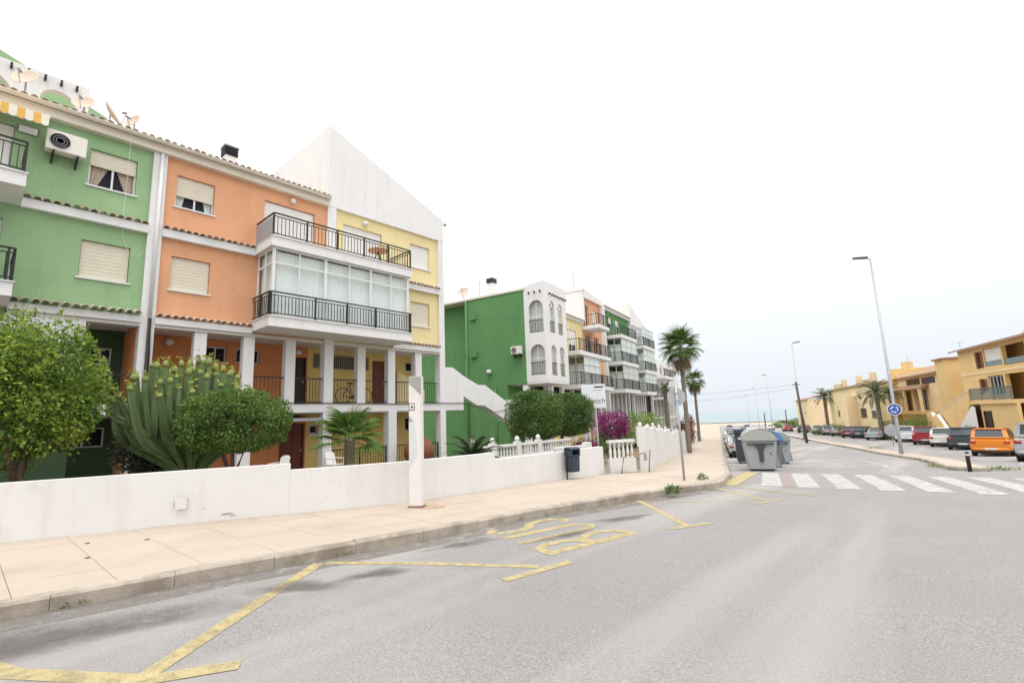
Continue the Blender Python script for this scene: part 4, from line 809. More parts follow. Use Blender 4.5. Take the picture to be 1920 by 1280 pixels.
dish(wloc(F2, .8, 7.0, 10.2), R_(-60), R_(20), .4, 'white satellite dish on the back corner of the dark green end house')

# ------------------------------------------------------------ ochre houses across the car park
OCHRE = mat('ochre_plaster', (.72,.505,.23), .85, .06, .8, .15, 40); OCHREL = mat('pale_ochre_plaster', (.76,.595,.37), .85, .06, .8, .15, 40); OCHRED = mat('deep_ochre_plaster', (.64,.41,.15), .85, .06, .8, .15, 40); PALEY = mat('straw_plaster', (.75,.62,.35), .85, .06, .8, .15, 40)
BRICKR = mat('brown_red_trim', (.22,.10,.06), .8, .1, 4); RT = mat('clay_roof', (.33,.19,.12), .85, .2, 4, .3, 30)
def uR(name, o, label, z):                                 # local x runs towards the camera, y away from the street
    r = frame(name, (*o, z), R_(18.9-90), label, 'house', 'ochre houses across the car park'); OFF[0] = Vector((0, 0, z)); return r
R1 = uR('ochre_house', (.61, 65.74), 'large ochre house with outside stair at the right edge', -2.1)
h1 = [(5.7,7.0,4.55,6.0),(5.7,7.0,2.2,3.6),(7.15,9.95,4.6,6.15),(10.15,13.4,4.5,6.1),(7.15,9.6,2.1,3.8),(9.9,13.5,1.75,3.8),(14.5,16,4.6,6.1)]
wall_mb(2.4, 20, -2.1, 6.5, 0, .3, h1).obj('wall', OCHRE, R1); MB().box(2.4, 20, 1.3, 11, -2.1, 6.45).obj('inner_rooms', OCHRED, R1)
MB().prism([(2.1,-.6,6.5),(2.1,6,8.0),(2.1,6,7.85),(2.1,-.6,6.38)], (18, 0, 0)).obj('roof', RT, R1)
MB().box(6.8, 20, 3, 8, 6.9, 7.5).obj('roof_parapet', OCHREL, R1); MB().box(12, 20, 2.5, 8, 6.9, 9.0).obj('roof_room', OCHRE, R1)
for a, z0, z1 in ((5.7,4.55,6.0), (5.7,2.2,3.6)):
    w = window(R1, a+.3, a+1.0, z0+.1, z1-.1, 0, 0, fm=BRICKR, sill=False); MB().box(a+.02, a+.29, -.05, .2, z0, z1).box(a+1.01, a+1.28, -.05, .2, z0, z1).obj('shutter', BRICKR, w)
box('roller_blind', SHUTW, R1, 7.2, 9.9, .10, .13, 5.05, 6.1)
for a, c, z in ((7.15,9.95,4.6), (10.15,13.4,4.55)): box('glass_parapet', mat('green_glass', (.10,.17,.16), .2, .1, 2, spec=.6), R1, a, c, .06, .09, z, z+.45)
w = window(R1, 7.2, 9.55, 2.15, 3.75, 0, 0, mull=3, sill=False, name='glazed_porch'); box('porch_curtain', SHUTW, w, 7.25, 9.5, .3, .32, 2.2, 3.7)
sr = MB().box(9.6, 16, -2.4, .02, 1.45, 1.72).obj('landing', OCHRE, R1); railing(sr, (9.7, -2.35), (16, -2.35), 1.72, 2.7, .14, (0, .3, .6, 1), m=mat('teal_iron', (.12,.17,.17), .5, .1, 5), second=False, thin=.03)
MB().prism([(3.2,-2.5,.55),(9.7,-2.5,2.55),(9.7,-2.5,1.4),(6.9,-2.5,-2.1),(4.6,-2.5,-2.1),(3.2,-2.5,-.2)], (0, .2, 0)).prism([(3.2,-1.0,.55),(9.7,-1.0,2.55),(9.7,-1.0,1.4),(6.9,-1.0,-2.1),(4.6,-1.0,-2.1),(3.2,-1.0,-.2)], (0, .2, 0)).prism([(3.2,-2.3,-.3),(9.7,-2.3,1.6),(9.7,-2.3,1.3),(3.2,-2.3,-.6)], (0, 1.3, 0)).obj('upper_stair', OCHRE, R1)
bar('coping', SHUTW, R1, (3.2,-2.4,.59), (9.7,-2.4,2.59), .26, .06); bar('coping', SHUTW, R1, (3.2,-.9,.59), (9.7,-.9,2.59), .26, .06)
MB().prism([(.6,-2.6,.75),(1.7,-2.6,.75),(4.2,-2.6,-1.1),(4.2,-2.6,-2.1),(-.2,-2.6,-2.1)], (0, .22, 0)).prism([(3.2,-2.9,.55),(3.9,-2.9,.55),(6.4,-2.9,-1.3),(6.4,-2.9,-2.1),(3.2,-2.9,-2.1)], (0, .22, 0)).obj('lower_stair', OCHRE, R1)
bar('coping', SHUTW, R1, (1.7,-2.49,.77), (4.2,-2.49,-1.08), .26, .06); bar('coping', SHUTW, R1, (3.9,-2.79,.58), (6.4,-2.79,-1.28), .26, .06)
MB().prism([(7.4,-2.55,-1.9),(10.6,-2.55,-1.9),(10.6,-2.55,1.2),(10.1,-2.55,1.3),(7.4,-2.55,-.4)], (0, .04, 0)).obj('white_panel', WHITE, R1)
MB().box(2.5, 12, -3.4, -3.2, -2.1, -.9).obj('garden_wall_low', OCHRED, R1); MB().box(10.7, 16, -2.2, -2.0, -2.1, 1.45).obj('landing_wall', OCHRE, R1); door(R1, 11.2, 12.3, -2.0, .9, -2.27, DOORD); MB().box(2.4, 20, -.05, -.004, 4.05, 4.25).obj('string_course', OCHREL, R1)
R2 = uR('ochre_terrace', (-5.12, 84.6), 'ochre terrace house with sloping tiled roof left of the large ochre house', -2.4); R2.scale = (1.1, 1.1, 1.1); R2.location.z = -2.8
wall_mb(1.2, 14.6, -2.4, 5.2, 0, .3, [(4.4,8.6,3.75,4.45),(8.9,12.6,3.7,4.4),(2.2,5.5,.9,3.2),(6.2,10,.9,3.2)]).obj('wall', OCHREL, R2); MB().box(.3, 14.6, .9, 9, -2.4, 5.1).obj('inner_rooms', OCHRE, R2)
MB().prism([(.2,-.4,4.75),(.2,3.6,6.1),(.2,3.6,5.9),(.2,-.4,4.6)], (14.5, 0, 0)).obj('roof', RT, R2); MB().box(.2, 1.2, -.5, 6, -2.4, 6.0).box(.2, 1.0, 1, 2, 6, 6.8).obj('end_wall', OCHRE, R2)
MB().box(14.65, 16.8, -.5, 3.5, -2.4, 5.7).obj('end_wall', OCHRE, R2); MB().box(14.5, 16.95, -.7, 3.7, 5.7, 5.85).obj('end_wall_cap', RT, R2)
for a, c, z0, z1 in ((4.4,8.6,3.75,4.45), (8.9,12.6,3.7,4.4)): window(R2, a, c, z0, z1, 0, .2, sm=BRICKR, fm=BRICKR, mull=3, sill=False)
MB().prism([(1.3,-.9,3.35),(1.3,-.01,3.7),(1.3,-.01,3.55),(1.3,-.9,3.2)], (9.5, 0, 0)).obj('porch_roof', RT, R2); window(R2, 6.3, 9.9, .95, 3.15, .1, 0, mull=3, sill=False, name='glazed_porch'); box('porch_blind', SHUTW, R2, 7.5, 9.8, .35, .37, 1.0, 3.1)
MB().box(1.3, 14.5, -1.0, -.02, .55, .85).obj('balcony_floor', OCHRE, R2)
for i, x in enumerate((1.6, 5.8, 10.4)): box('column', OCHREL, R2, x, x+.25, -.9, -.65, .85, 3.25)
R3 = uR('straw_house', (-12.84, 90.59), 'straw-yellow flat-roofed house behind the palm trees', -2.6)
wall_mb(-5, 21.5, -2.6, 4.2, 0, .3, [(13,16,.2,1.9),(18,20,.2,2.0),(5,6,1.3,2.0),(8,9.4,.2,1.7),(0,1.4,.2,1.7),(13,14.4,2.7,3.6),(18,19.4,2.7,3.6)]).obj('wall', PALEY, R3); MB().box(-5, 21.45, .31, 1.3, -2.6, 4.15).obj('inner_rooms', PALEY, R3); MB().box(-5, 21.5, -.06, -.004, 2.25, 2.4).obj('string_course', OCHREL, R3); MB().box(9.5, 12.2, -1.2, -.005, -2.6, 3.0).obj('porch_block', OCHREL, R3)
for a_ in (8, 0): window(R3, a_, a_+1.4, .2, 1.7, 0, .4, fm=BRICKR)
for a_ in (13, 18): window(R3, a_, a_+1.4, 2.7, 3.6, 0, .6, fm=BRICKR)
for a_ in (2, 10.5, 17): box('chimney', OCHREL, R3, a_, a_+.7, .6, 1.2, 4.45, 5.7); MB().box(-5.2, 21.7, -.3, 1.4, 4.21, 4.45).obj('roof_edge', OCHREL, R3)
window(R3, 13, 16, .2, 1.9, 0, .3, mull=2, fm=BRICKR); window(R3, 18, 20, .2, 2.0, 0, .5, fm=BRICKR); window(R3, 5, 6, 1.3, 2.0, 0, 0, mull=0)
box('roof_room', OCHREL, R3, -3, 1.9, .5, 1.3, 4.451, 5.2); box('roof_room', OCHREL, R3, 12, 16.9, .5, 1.3, 4.451, 5.0); MB().box(-2, 20, -.5, -.35, -2.6, -1.2).obj('garden_wall_low', PALEY, R3)
R4 = uR('far_ochre_house', (-24.5, 122), 'small far ochre house nearest the sea beside the leaning poles', -3.3)
wall_mb(-2, 13, -3.3, 3.4, 0, .3, [(1,2.2,.5,1.8),(4,5.2,.5,1.8),(8,9.2,.5,1.8),(1,2.2,-2,-.6),(5,7,-2.6,-.6)]).obj('wall', OCHREL, R4); MB().box(-1.95, 12.95, .31, 9, -3.3, 3.3).obj('inner_rooms', OCHREL, R4); MB().prism([(-2.3,-.5,3.4),(-2.3,6,4.8),(-2.3,6,4.6),(-2.3,-.5,3.3)], (15.4, 0, 0)).obj('roof', RT, R4)
for a in (1, 4, 8): window(R4, a, a+1.2, .5, 1.8, 0, .5, fm=BRICKR)
OFF[0] = Vector((0, 0, 0))
aerial((2.0,76,5.6), 3, 'aerial on the ochre terrace house roof', .5); aerial((-3,80,6.2), 1.6, 'small aerial at the far end of the ochre terrace roof', .2)
FR = wloc((.61, 65.74, R_(-71.1)), 8, 4, 7.5)
pg = empty('roof_pergola', FR, R_(-71.1), 'thin metal pergola frame on the large ochre house roof', 'pergola')
for x in (-1.5, 1.5, 4): MB().tube([(x, 0, 0), (x, 0, 1.6)], .04, 6).obj('post', GALV, pg)
MB().tube([(-1.5, 0, 1.6), (4, 0, 1.6)], .04, 6).obj('beam', GALV, pg)

# ------------------------------------------------------------ street furniture
def g3(s, t, off=0): x, y = st(s, t); return (x, y, prof(s)+off)
# tall white information post with a small pictogram
PO = (-7.86, 5.97, gz(-7.86, 5.97)+.149); r = empty('information_post', PO, R_(33), 'tall white post with grey geometric patches and a small square pictogram', 'post')
PW = mat('post_white', (.70,.675,.65), .6, .05, 3, stain=[(2, .58, .75, (.55,.50,.44), .5)]); PGm = mat('post_grey', (.33,.335,.31), .6, .08, 3); PBl = mat('post_pale_grey', (.58,.60,.60), .6, .05, 3)
MB().box(-.13, .13, -.07, .07, .02, 2.51).obj('shaft', PW, r, bevel=.012)
yy = -.0725
def flat(name, poly, m, parent, y=yy): return MB().add([(a, y, c) for a, c in poly], [tuple(range(len(poly)))]).obj(name, m, parent)
flat('grey_patch', [(-.125,2.50),(-.125,2.37),(.125,2.13),(.125,2.50)], PGm, r); flat('grey_patch', [(-.125,1.73),(-.02,1.62),(-.125,1.62)][::-1], PGm, r); flat('pale_patch', [(-.125,1.60),(-.02,1.60),(.06,.98),(-.125,.98)][::-1], PBl, r); flat('grey_patch', [(-.125,.95),(.03,.95),(-.125,.70)][::-1], PBl, r)
ic = flat('pictogram', [(-.125,1.84),(-.005,1.84),(-.005,1.98),(-.125,1.98)], IRON, r, yy-.001); flat('pictogram_field', [(-.112,1.855),(-.018,1.855),(-.018,1.965),(-.112,1.965)], SHUTW, ic, yy-.002); flat('pictogram_symbol', [(-.085,1.88),(-.04,1.88),(-.03,1.90),(-.055,1.92),(-.055,1.945),(-.075,1.945),(-.078,1.905)], IRON, ic, yy-.003)
MB().box(-.15, .15, -.09, .09, 0, .02).obj('base_plate', mat('rusty_steel', (.20,.10,.06), .9, .2, 12), r)
RUST = mat('rust_stain_paving', (.33,.20,.12), .95, .15, 4, stain=[(3, .45, .6, (.45,.375,.30), .9)])
bb = MB(); n = 24; vs = [(PO[0], PO[1], gz(PO[0], PO[1])+.1525)]
for i in range(n):
    a = 2*math.pi*i/n; x = PO[0]+.12+.34*math.cos(a)*(1+.2*math.sin(3*a)); y = PO[1]+.15+.28*math.sin(a)*(1+.25*math.cos(2*a)); vs.append((x, y, gz(x, y)+.1525))
tag(bb.add(vs, [(0, 1+i, 1+(i+1) % n) for i in range(n)]).obj('rust_stain', RUST), 'rusty stain on the paving around the foot of the white post', 'stain')
# litter bin on a pole
LO = (-8.02, 11.45, gz(-8.02, 11.45)+.149); r = empty('litter_bin', LO, R_(80), 'dark blue-grey litter bin with hooded slot in front of the white wall', 'litter bin'); LB = mat('bin_blue', (.035,.05,.07), .45, .1, 5)
MB().tube([(-.19, .04, 0), (-.19, .04, .72)], .022, 8).obj('pole', IRON, r); MB().prism([(-.16,-.13,.20),(.16,-.13,.20),(.17,-.15,.62),(-.17,-.15,.62)], (0, .27, 0)).obj('bin_body', LB, r, bevel=.02)
MB().box(-.175, .175, -.155, .125, .625, .66).box(-.175, .175, .06, .125, .66, .82).box(-.175, -.14, -.155, .06, .66, .82).box(.14, .175, -.155, .06, .66, .82).prism([(-.175,-.155,.80),(-.175,.125,.80),(-.175,.125,.86),(-.175,-.02,.88),(-.175,-.155,.84)], (.35, 0, 0)).obj('hood', LB, r)
# stop sign seen from behind
def pole_sign(loc, h, rz, label, shape, cz, rad, front, name='road_sign', lean=0):
    r = empty(name, loc, rz, label, 'road sign'); MB().tube([(0, 0, -.03), (0, 0, h)], .03, 10).obj('pole', GALV, r, True)
    n = 8 if shape == 'oct' else 24; ph = math.pi/8 if shape == 'oct' else 0
    MB().prism([(rad*math.cos(2*math.pi*k/n+ph), -.045, cz+rad*math.sin(2*math.pi*k/n+ph)) for k in range(n)], (0, .012, 0)).obj('plate', GALV, r); 
    if front: MB().prism([(rad*.97*math.cos(2*math.pi*k/n+ph), -.046, cz+rad*.97*math.sin(2*math.pi*k/n+ph)) for k in range(n)], (0, -.003, 0)).obj('face', front, r)
    MB().box(-.04, .04, -.03, .035, cz+.08, cz+.11).box(-.04, .04, -.03, .035, cz-.12, cz-.09).obj('clamp', GALV, r); return r
pole_sign((-5.26,12.41,gz(-5.26,12.41)+.149), 2.68, R_(218), 'back of a grey octagonal stop sign on a steel pole at the pavement corner', 'oct', 2.12, .25, mat('sign_red', (.45,.03,.03), .5, .05, 3))
# street lamps
def lamp(loc, h, label, arm=-1, az=0, lean=0):
    r = empty('street_lamp', loc, az, label, 'street lamp', 'street lamps along the median'); r.rotation_euler = (0, 0, az)
    MB().tube([(0, 0, -.05), (0, 0, 1.4), (0, 0, h)], [.11, .095, .05], 10).obj('pole', GALV, r, True); MB().box(-.14, .14, -.14, .14, 0, .03).obj('base_plate', GALV, r)
    MB().tube([(0, 0, h-.05), (arm*.25, 0, h+.04)], .04, 8).obj('arm', GALV, r); MB().prism([(arm*.15,-.15,h+.01),(arm*.15,.15,h+.01),(arm*.95,.11,h+.06),(arm*.95,-.11,h+.06)], (0, 0, .10)).obj('lamp_head', mat('lamp_dark', (.10,.10,.10), .5, .1, 5), r, bevel=.015); return r
lp = lamp((-2.42,37.6,gz(-2.42,37.6)+.12), 12.2, 'tall street lamp carrying a round blue sign, nearest on the median', -1, R_(25))
lamp((-13.24,66.9,gz(-13.24,66.9)+.12), 11.6, 'second street lamp on the median beside the leaning wooden pole', 1, R_(25)); lamp((-28.6,116,gz(-28.6,116)), 12.2, 'third street lamp along the street towards the sea', -1, R_(25)); lamp((-42.5,158,gz(-42.5,158)), 12, 'fourth street lamp towards the sea', -1, R_(25)); lamp((-56.5,198,gz(-56.5,198)), 12, 'farthest street lamp, nearest the sea', -1, R_(25))
bs = empty('blue_sign', (-2.42,37.48,gz(-2.42,37.6)+2.77), R_(5), 'round blue sign with white arrows fixed to the nearest lamp pole', 'road sign'); BLU = mat('sign_blue', (.05,.10,.38), .4, .05, 3)
MB().prism([(.36*math.cos(k*math.pi/12), 0, .36*math.sin(k*math.pi/12)) for k in range(24)], (0, .02, 0)).obj('rim', SHUTW, bs); MB().prism([(.32*math.cos(k*math.pi/12), -.004, .32*math.sin(k*math.pi/12)) for k in range(24)], (0, -.003, 0)).obj('face', BLU, bs)
for k in range(3):
    a = R_(90+120*k); pts = [(.17*math.cos(a+t), .17*math.sin(a+t)) for t in np.linspace(-.1, 1.2, 6)]; e = a+1.5
    q = [(.19*math.cos(a+t), .19*math.sin(a+t)) for t in np.linspace(0, 1.2, 6)]+[(.24*math.cos(a+1.2), .24*math.sin(a+1.2)), (.17*math.cos(a+1.6), .17*math.sin(a+1.6)), (.10*math.cos(a+1.2), .10*math.sin(a+1.2))]+[(.14*math.cos(a+t), .14*math.sin(a+t)) for t in np.linspace(1.2, 0, 6)]
    MB().add([(x, -.009, z) for x, z in q], [tuple(range(len(q)))]).obj('arrow', SHUTW, bs)
pole_sign((-3.79,52.1,gz(-3.79,52.1)), 1.9, R_(180), 'grey back of a sign panel on a low pole by the parked cars', 'oct', 1.3, .52, None)
# leaning wooden utility pole, wires and far posts
WOODP = mat('weathered_pole', (.10,.085,.075), .9, .2, 8); x, y = -11.63, 59.9; up = empty('utility_pole', (x, y, gz(x, y)), 0, 'dark leaning wooden utility pole beside the second street lamp', 'pole'); MB().tube([(0, 0, -.1), (-.30, -.1, 6.5)], [.15, .11], 10).obj('shaft', WOODP, up, True); MB().tube([(-.75, .2, 6.2), (.15, -.35, 6.2)], .04, 6).obj('crossarm', WOODP, up)
for i, (dz, lb) in enumerate(((0, 'upper'), (-1.3, 'lower'))):
    a = Vector((x-.28, y, gz(x, y)+6.25+dz*.3)); c = Vector((-34, 62, 4.6+dz)); tag(MB().tube([a.lerp(c, k/10)-Vector((0, 0, 1.1*math.sin(math.pi*k/10)*.5)) for k in range(11)], .011, 5).obj('overhead_wire', IRON), f'{lb} overhead wire from the leaning pole to the white houses', 'wire', 'overhead wires')
for i, (s, t, h, lb) in enumerate(((150,11.6,4.6,'left'), (152,17.0,5.2,'right'))):
    p = g3(s, t); tag(MB().tube([(0, 0, 0), (0, 0, h*.95), (0, 0, h)], [.16, .13, .10], 8).obj('far_post', WOODP), f'dark post against the sea, {lb} of the two', 'post', 'dark posts by the shore').location = p
# bollard
bo = empty('bollard', (.26,21.22,gz(.26,21.22)), 0, 'black bollard with white ring at the tip of the median', 'bollard'); MB().lathe([(.055,0),(.055,.55),(.05,.60),(.02,.62)], 14).obj('post', mat('bollard_black', (.035,.028,.028), .5, .1, 5), bo, True); MB().lathe([(.057,.50),(.057,.55)], 14).obj('ring', SHUTW, bo)
# refuse containers
def container(loc, rz, label, lidm, bodym, L=1.75):
    r = empty('refuse_container', loc, rz, label, 'container', 'refuse containers by the kerb'); DK = mat('container_dark', (.055,.057,.062), .5, .1, 5)
    def ring(f, p=1.): return [(-.50*p, .10), (.50*p, .10), (.63*p, 1.02), (-.63*p, 1.02)]
    b = MB(); prof_ = [(-.43,.06),(.43,.06),(.545,1.0),(.56,1.04),(-.56,1.04),(-.545,1.0)]
    b.prism([(a, 0, c) for a, c in prof_], (0, L, 0)); b.obj('body', bodym, r, bevel=.035)
    lid = [(.575,1.045)]+[(.575*math.cos(t), 1.06+.43*math.sin(t)**.9) for t in np.linspace(.12, math.pi-.12, 13)]+[(-.575,1.045)]
    lb = MB().prism([(a, -.03, c) for a, c in lid], (0, L+.06, 0)).obj('lid', lidm, r, bevel=.03); lb.data.shade_smooth()
    try: lb.data.set_sharp_from_angle(angle=R_(40))
    except Exception: pass
    for y, sg in ((-.02, -1), (L+.02, 1)):
        MB().box(-.44, .44, min(y, y+sg*.05), max(y, y+sg*.05), .93, .985).obj('end_bar', DK, r, bevel=.008); MB().prism([(-.20,y,.925),(.20,y,.925),(.075,y,.75),(.06,y,.33),(-.06,y,.33),(-.075,y,.75)], (0, sg*.055, 0)).obj('lifting_arm', DK, r, bevel=.01)
        MB().prism([(.30,y,.66),(.335,y,.62),(.315,y,.58),(.285,y,.62)], (0, sg*.01, 0)).obj('sticker', DK, r)
    for k in range(5): box('rib', bodym, r, .43, .535, .2+k*.33, .24+k*.33, .12, .9).rotation_euler = (0, R_(-8), 0)
    for yy in (.3, L-.3): MB().box(-.4, .4, yy-.1, yy+.1, 0, .062).obj('foot', DK, r)
    if 'nearest' in label: MB().add([(.580*math.cos(t), yy, 1.064+.436*math.sin(t)**.9) for yy in (-.032, .5) for t in np.linspace(.2, 1.6, 9)], [(i, i+1, 10+i, 9+i) for i in range(8)]).obj('lid_strip', mat('lid_yellow', (.55,.48,.22), .5, .06, 3), r, True)
    return r
CG = mat('container_grey', (.31,.32,.33), .55, .08, 3, .1, 30, stain=[(3, .52, .70, (.22,.22,.215), .5)]); CG2 = mat('container_charcoal', (.17,.175,.185), .55, .08, 3)
a0 = R_(18.9)
container(g3(19.75,1.28), a0, 'grey refuse container with domed lid and dark T-shaped lifting arm, nearest the crossing', mat('lid_grey', (.35,.347,.335), .5, .06, 3), CG); container(g3(22.6,1.75), a0, 'refuse container with blue domed lid, second from the crossing', mat('lid_blue', (.10,.22,.42), .45, .06, 3), CG2); container(g3(26.4,2.45), a0, 'refuse container with grey-green lid behind the blue-lidded one', mat('lid_greygreen', (.27,.31,.30), .5, .06, 3), CG)
dk = empty('tall_container', g3(27.3,1.3), a0, 'tall dark boxy container beside the kerb behind the grey one', 'container'); DS = mat('slate_container', (.045,.055,.068), .5, .1, 4); MB().box(-.62, .62, 0, 1.4, .08, 1.45).obj('body', DS, dk, bevel=.03); MB().box(-.66, .66, -.04, 1.44, 1.455, 1.66).obj('lid', DS, dk, bevel=.03)
MB().box(-.5, .5, -.03, -.002, 1.18, 1.26).obj('front_strip', SHUTW, dk); 
for x in (-.5, .5):
    for yy in (.2, 1.2): MB().tube([(x-.03, yy, .08), (x+.03, yy, .08)], .08, 12).obj('wheel', IRON, dk)
# real estate board on a pole
SG = (-12.72, 20.35, -.7); r = empty('estate_board', SG, R_(33), 'white real estate board reading match on a pale pole above the clipped tree', 'sign board'); MB().tube([(.02, .05, -.1), (.02, .05, 3.9)], .04, 8).obj('pole', mat('pole_pale', (.6,.58,.54), .5, .05, 4), r)
MB().box(-.62, .52, -.02, .02, 2.74, 3.90).obj('board', mat('board_white', (.72,.74,.77), .5, .03, 4), r, bevel=.006)
def text(body, size, m, parent, loc, rot=(R_(90), 0, 0), name='lettering'):
    cu_ = bpy.data.curves.new('t', 'FONT'); cu_.body = body; cu_.size = size; cu_.align_x = 'CENTER'; cu_.extrude = .001; t = bpy.data.objects.new('t', cu_); COL.objects.link(t)
    dg = bpy.context.evaluated_depsgraph_get(); me = bpy.data.meshes.new_from_object(t.evaluated_get(dg)); bpy.data.objects.remove(t); me.materials.clear(); o = put(name, me, m, parent, loc, rot); return o
text('match', .36, mat('board_ink', (.05,.06,.08), .6, .05, 4), r, (.05, -.023, 2.98)); bar('ink_line', IRON, r, (0,-.022,3.76), (.44,-.022,3.76), .004, .07); bar('ink_line', PANEL, r, (-.1,-.022,3.60), (.4,-.022,3.60), .004, .03)
# rusty bent hoop by the gate
RU = mat('rusty_pole', (.34,.20,.13), .9, .2, 10); hp = [(-7.86,13.85),(-7.2,14.55)]
ho = empty('rusty_hoop', (*hp[0], gz(*hp[0])+.15), 0, 'bent rusty metal hoop standing in front of the white balustrade', 'hoop'); MB().tube([(0,0,-.02),(.07,.08,.50),(.2,.2,.56),(.42,.5,.56),(.66,.72,.68),(.60,.66,.0)], .022, 8).obj('tube', RU, ho, True); MB().box(.50, .58, .56, .64, .35, .58).obj('lock_plate', PANEL, ho)

# ------------------------------------------------------------ cars
def carpaint(name, c): return mat('paint_'+name, c, .35, .03, 2, spec=.5, coat=.7)
TYRE = mat('tyre', (.025,.025,.026), .85, .1, 10); CGL = mat('car_glass', (.03,.04,.045), .08, .05, 2, spec=.8); RED = mat('tail_red', (.35,.02,.02), .25, .05, 4, spec=.6); LAMPW = mat('head_lens', (.6,.62,.65), .15, .05, 4, spec=.6); TRIMK = mat('black_plastic', (.03,.03,.032), .6, .1, 5); PLATE = mat('number_plate', (.68,.68,.66), .5, .04, 10)
CARS = {'hatch': dict(L=3.85,w=.83,zb=.88,h=1.46,xr0=-1.90,xr1=-1.62,xf1=.30,xf0=1.05,hood=.80,wb=1.22), 'suv': dict(L=4.15,w=.87,zb=.94,h=1.54,xr0=-2.04,xr1=-1.74,xf1=.35,xf0=1.10,hood=.92,wb=1.30), 'sedan': dict(L=4.2,w=.84,zb=.84,h=1.36,xr0=-1.55,xr1=-.95,xf1=.35,xf0=1.10,hood=.78,wb=1.30), 'van': dict(L=4.2,w=.87,zb=1.0,h=1.66,xr0=-2.06,xr1=-2.0,xf1=.75,xf0=1.45,hood=.95,wb=1.35)}
CACHE = {}
def car_meshes(k):
    if k in CACHE: return CACHE[k]
    p = CARS[k]; L, w, zb, h = p['L'], p['w'], p['zb'], p['h']; M = {}
    sec = [(-L/2, .90, .36, zb-.06), (-L/2+.07, .97, .27, zb-.015), (-L/2+.5, 1., .22, zb), (-.6, 1., .22, zb), (.7, 1., .22, zb-.01), (L/2-1.0, .99, .22, p['hood']), (L/2-.35, .94, .23, p['hood']-.08), (L/2-.08, .84, .28, p['hood']-.2), (L/2, .74, .36, p['hood']-.30)]
    b = MB(); vs = []; n = 10
    for x, f, z0, z1 in sec:
        ww = w*f; zm = (z0+z1)/2
        vs += [(x, a, z) for a, z in ((-ww*.82,z0),(-ww*.97,z0+.10),(-ww,zm-.03),(-ww*.99,zm+.12),(-ww*.92,z1-.02),(-ww*.70,z1+.01),(ww*.70,z1+.01),(ww*.92,z1-.02),(ww*.99,zm+.12),(ww,zm-.03),(ww*.97,z0+.10),(ww*.82,z0))]
    n = 12; b.add(vs, [(i*n+j, i*n+(j+1) % n, (i+1)*n+(j+1) % n, (i+1)*n+j) for i in range(len(sec)-1) for j in range(n)]+[tuple(range(n))[::-1], tuple(range((len(sec)-1)*n, len(sec)*n))]); M['body'] = b.mesh('body', 'auto', off=False)
    wb_, wt = w*.93, w*.76; x0, x1, x2, x3 = p['xr0'], p['xr1'], p['xf1'], p['xf0']
    c = [(x0,-wb_,zb-.03),(x3,-wb_,zb-.04),(x3,wb_,zb-.04),(x0,wb_,zb-.03),(x1,-wt,h),(x2,-wt,h),(x2,wt,h),(x1,wt,h)]
    cb = MB().add(c, [(0,3,2,1),(4,5,6,7),(0,1,5,4),(1,2,6,5),(2,3,7,6),(3,0,4,7)]); M['cabin'] = cb.mesh('cabin', 'auto', .11, off=False)
    V = [Vector(q) for q in c]
    def pane(a, b_, c_, d, i0, i1, j0, j1, off):
        f = lambda u, v: V[a].lerp(V[b_], u).lerp(V[d].lerp(V[c_], u), v); q = [f(i0, j0), f(i1, j0), f(i1, j1), f(i0, j1)]; nn = (q[1]-q[0]).cross(q[3]-q[0]).normalized()*off; return MB().prism([t+nn for t in q], -nn*.5)
    M['rear_window'] = pane(3,0,4,7, .12,.88,.24 if k != 'van' else .28,.88,.008).mesh('rear_window', off=False); M['windscreen'] = pane(1,2,6,5, .06,.94,.08,.94,.008).mesh('windscreen', off=False)
    sw = pane(0,1,5,4, .10,.40,.16,.88,.008); q = pane(0,1,5,4, .43,.86,.16,.88,.008); sw.add(q.v, q.f); M['side_l'] = sw.mesh('side_window', off=False); sw = pane(2,3,7,6, .14,.57,.16,.88,.008); q = pane(2,3,7,6, .60,.90,.16,.88,.008); sw.add(q.v, q.f); M['side_r'] = sw.mesh('side_window', off=False)
    R0 = .31; t = MB(); t.lathe([(R0-.10,-.10),(R0-.02,-.10),(R0,-.07),(R0,.07),(R0-.02,.10),(R0-.10,.10)], 20); M['tyre'] = t.mesh('wheel', 'auto', off=False); t = MB().lathe([(.05,-.085),(R0-.11,-.07),(R0-.09,-.102),(R0-.09,.102),(R0-.11,.07),(.05,.085)], 16); M['rim'] = t.mesh('rim', 'auto', off=False)
    xr = -L/2; M['bumper'] = MB().box(xr-.05, xr+.22, -w*.84, w*.84, .30, .47).mesh('bumper', True, .04, off=False); M['light'] = MB().box(-.05, .05, -.13, .13, -.08, .08).mesh('light', True, .02, off=False); M['arch'] = MB().lathe([(.36,-.06),(.36,.06)], 18).mesh('wheel_arch', off=False); M['spoiler'] = MB().box(-.09, .09, -w*.7, w*.7, -.02, .02).mesh('spoiler', True, .012, off=False); M['plate'] = MB().box(-.008, .008, -.23, .23, -.05, .05).mesh('plate', off=False); M['mirror'] = MB().box(-.06, .06, -.10, .10, -.06, .06).mesh('mirror', True, .025, off=False)
    CACHE[k] = M; return M
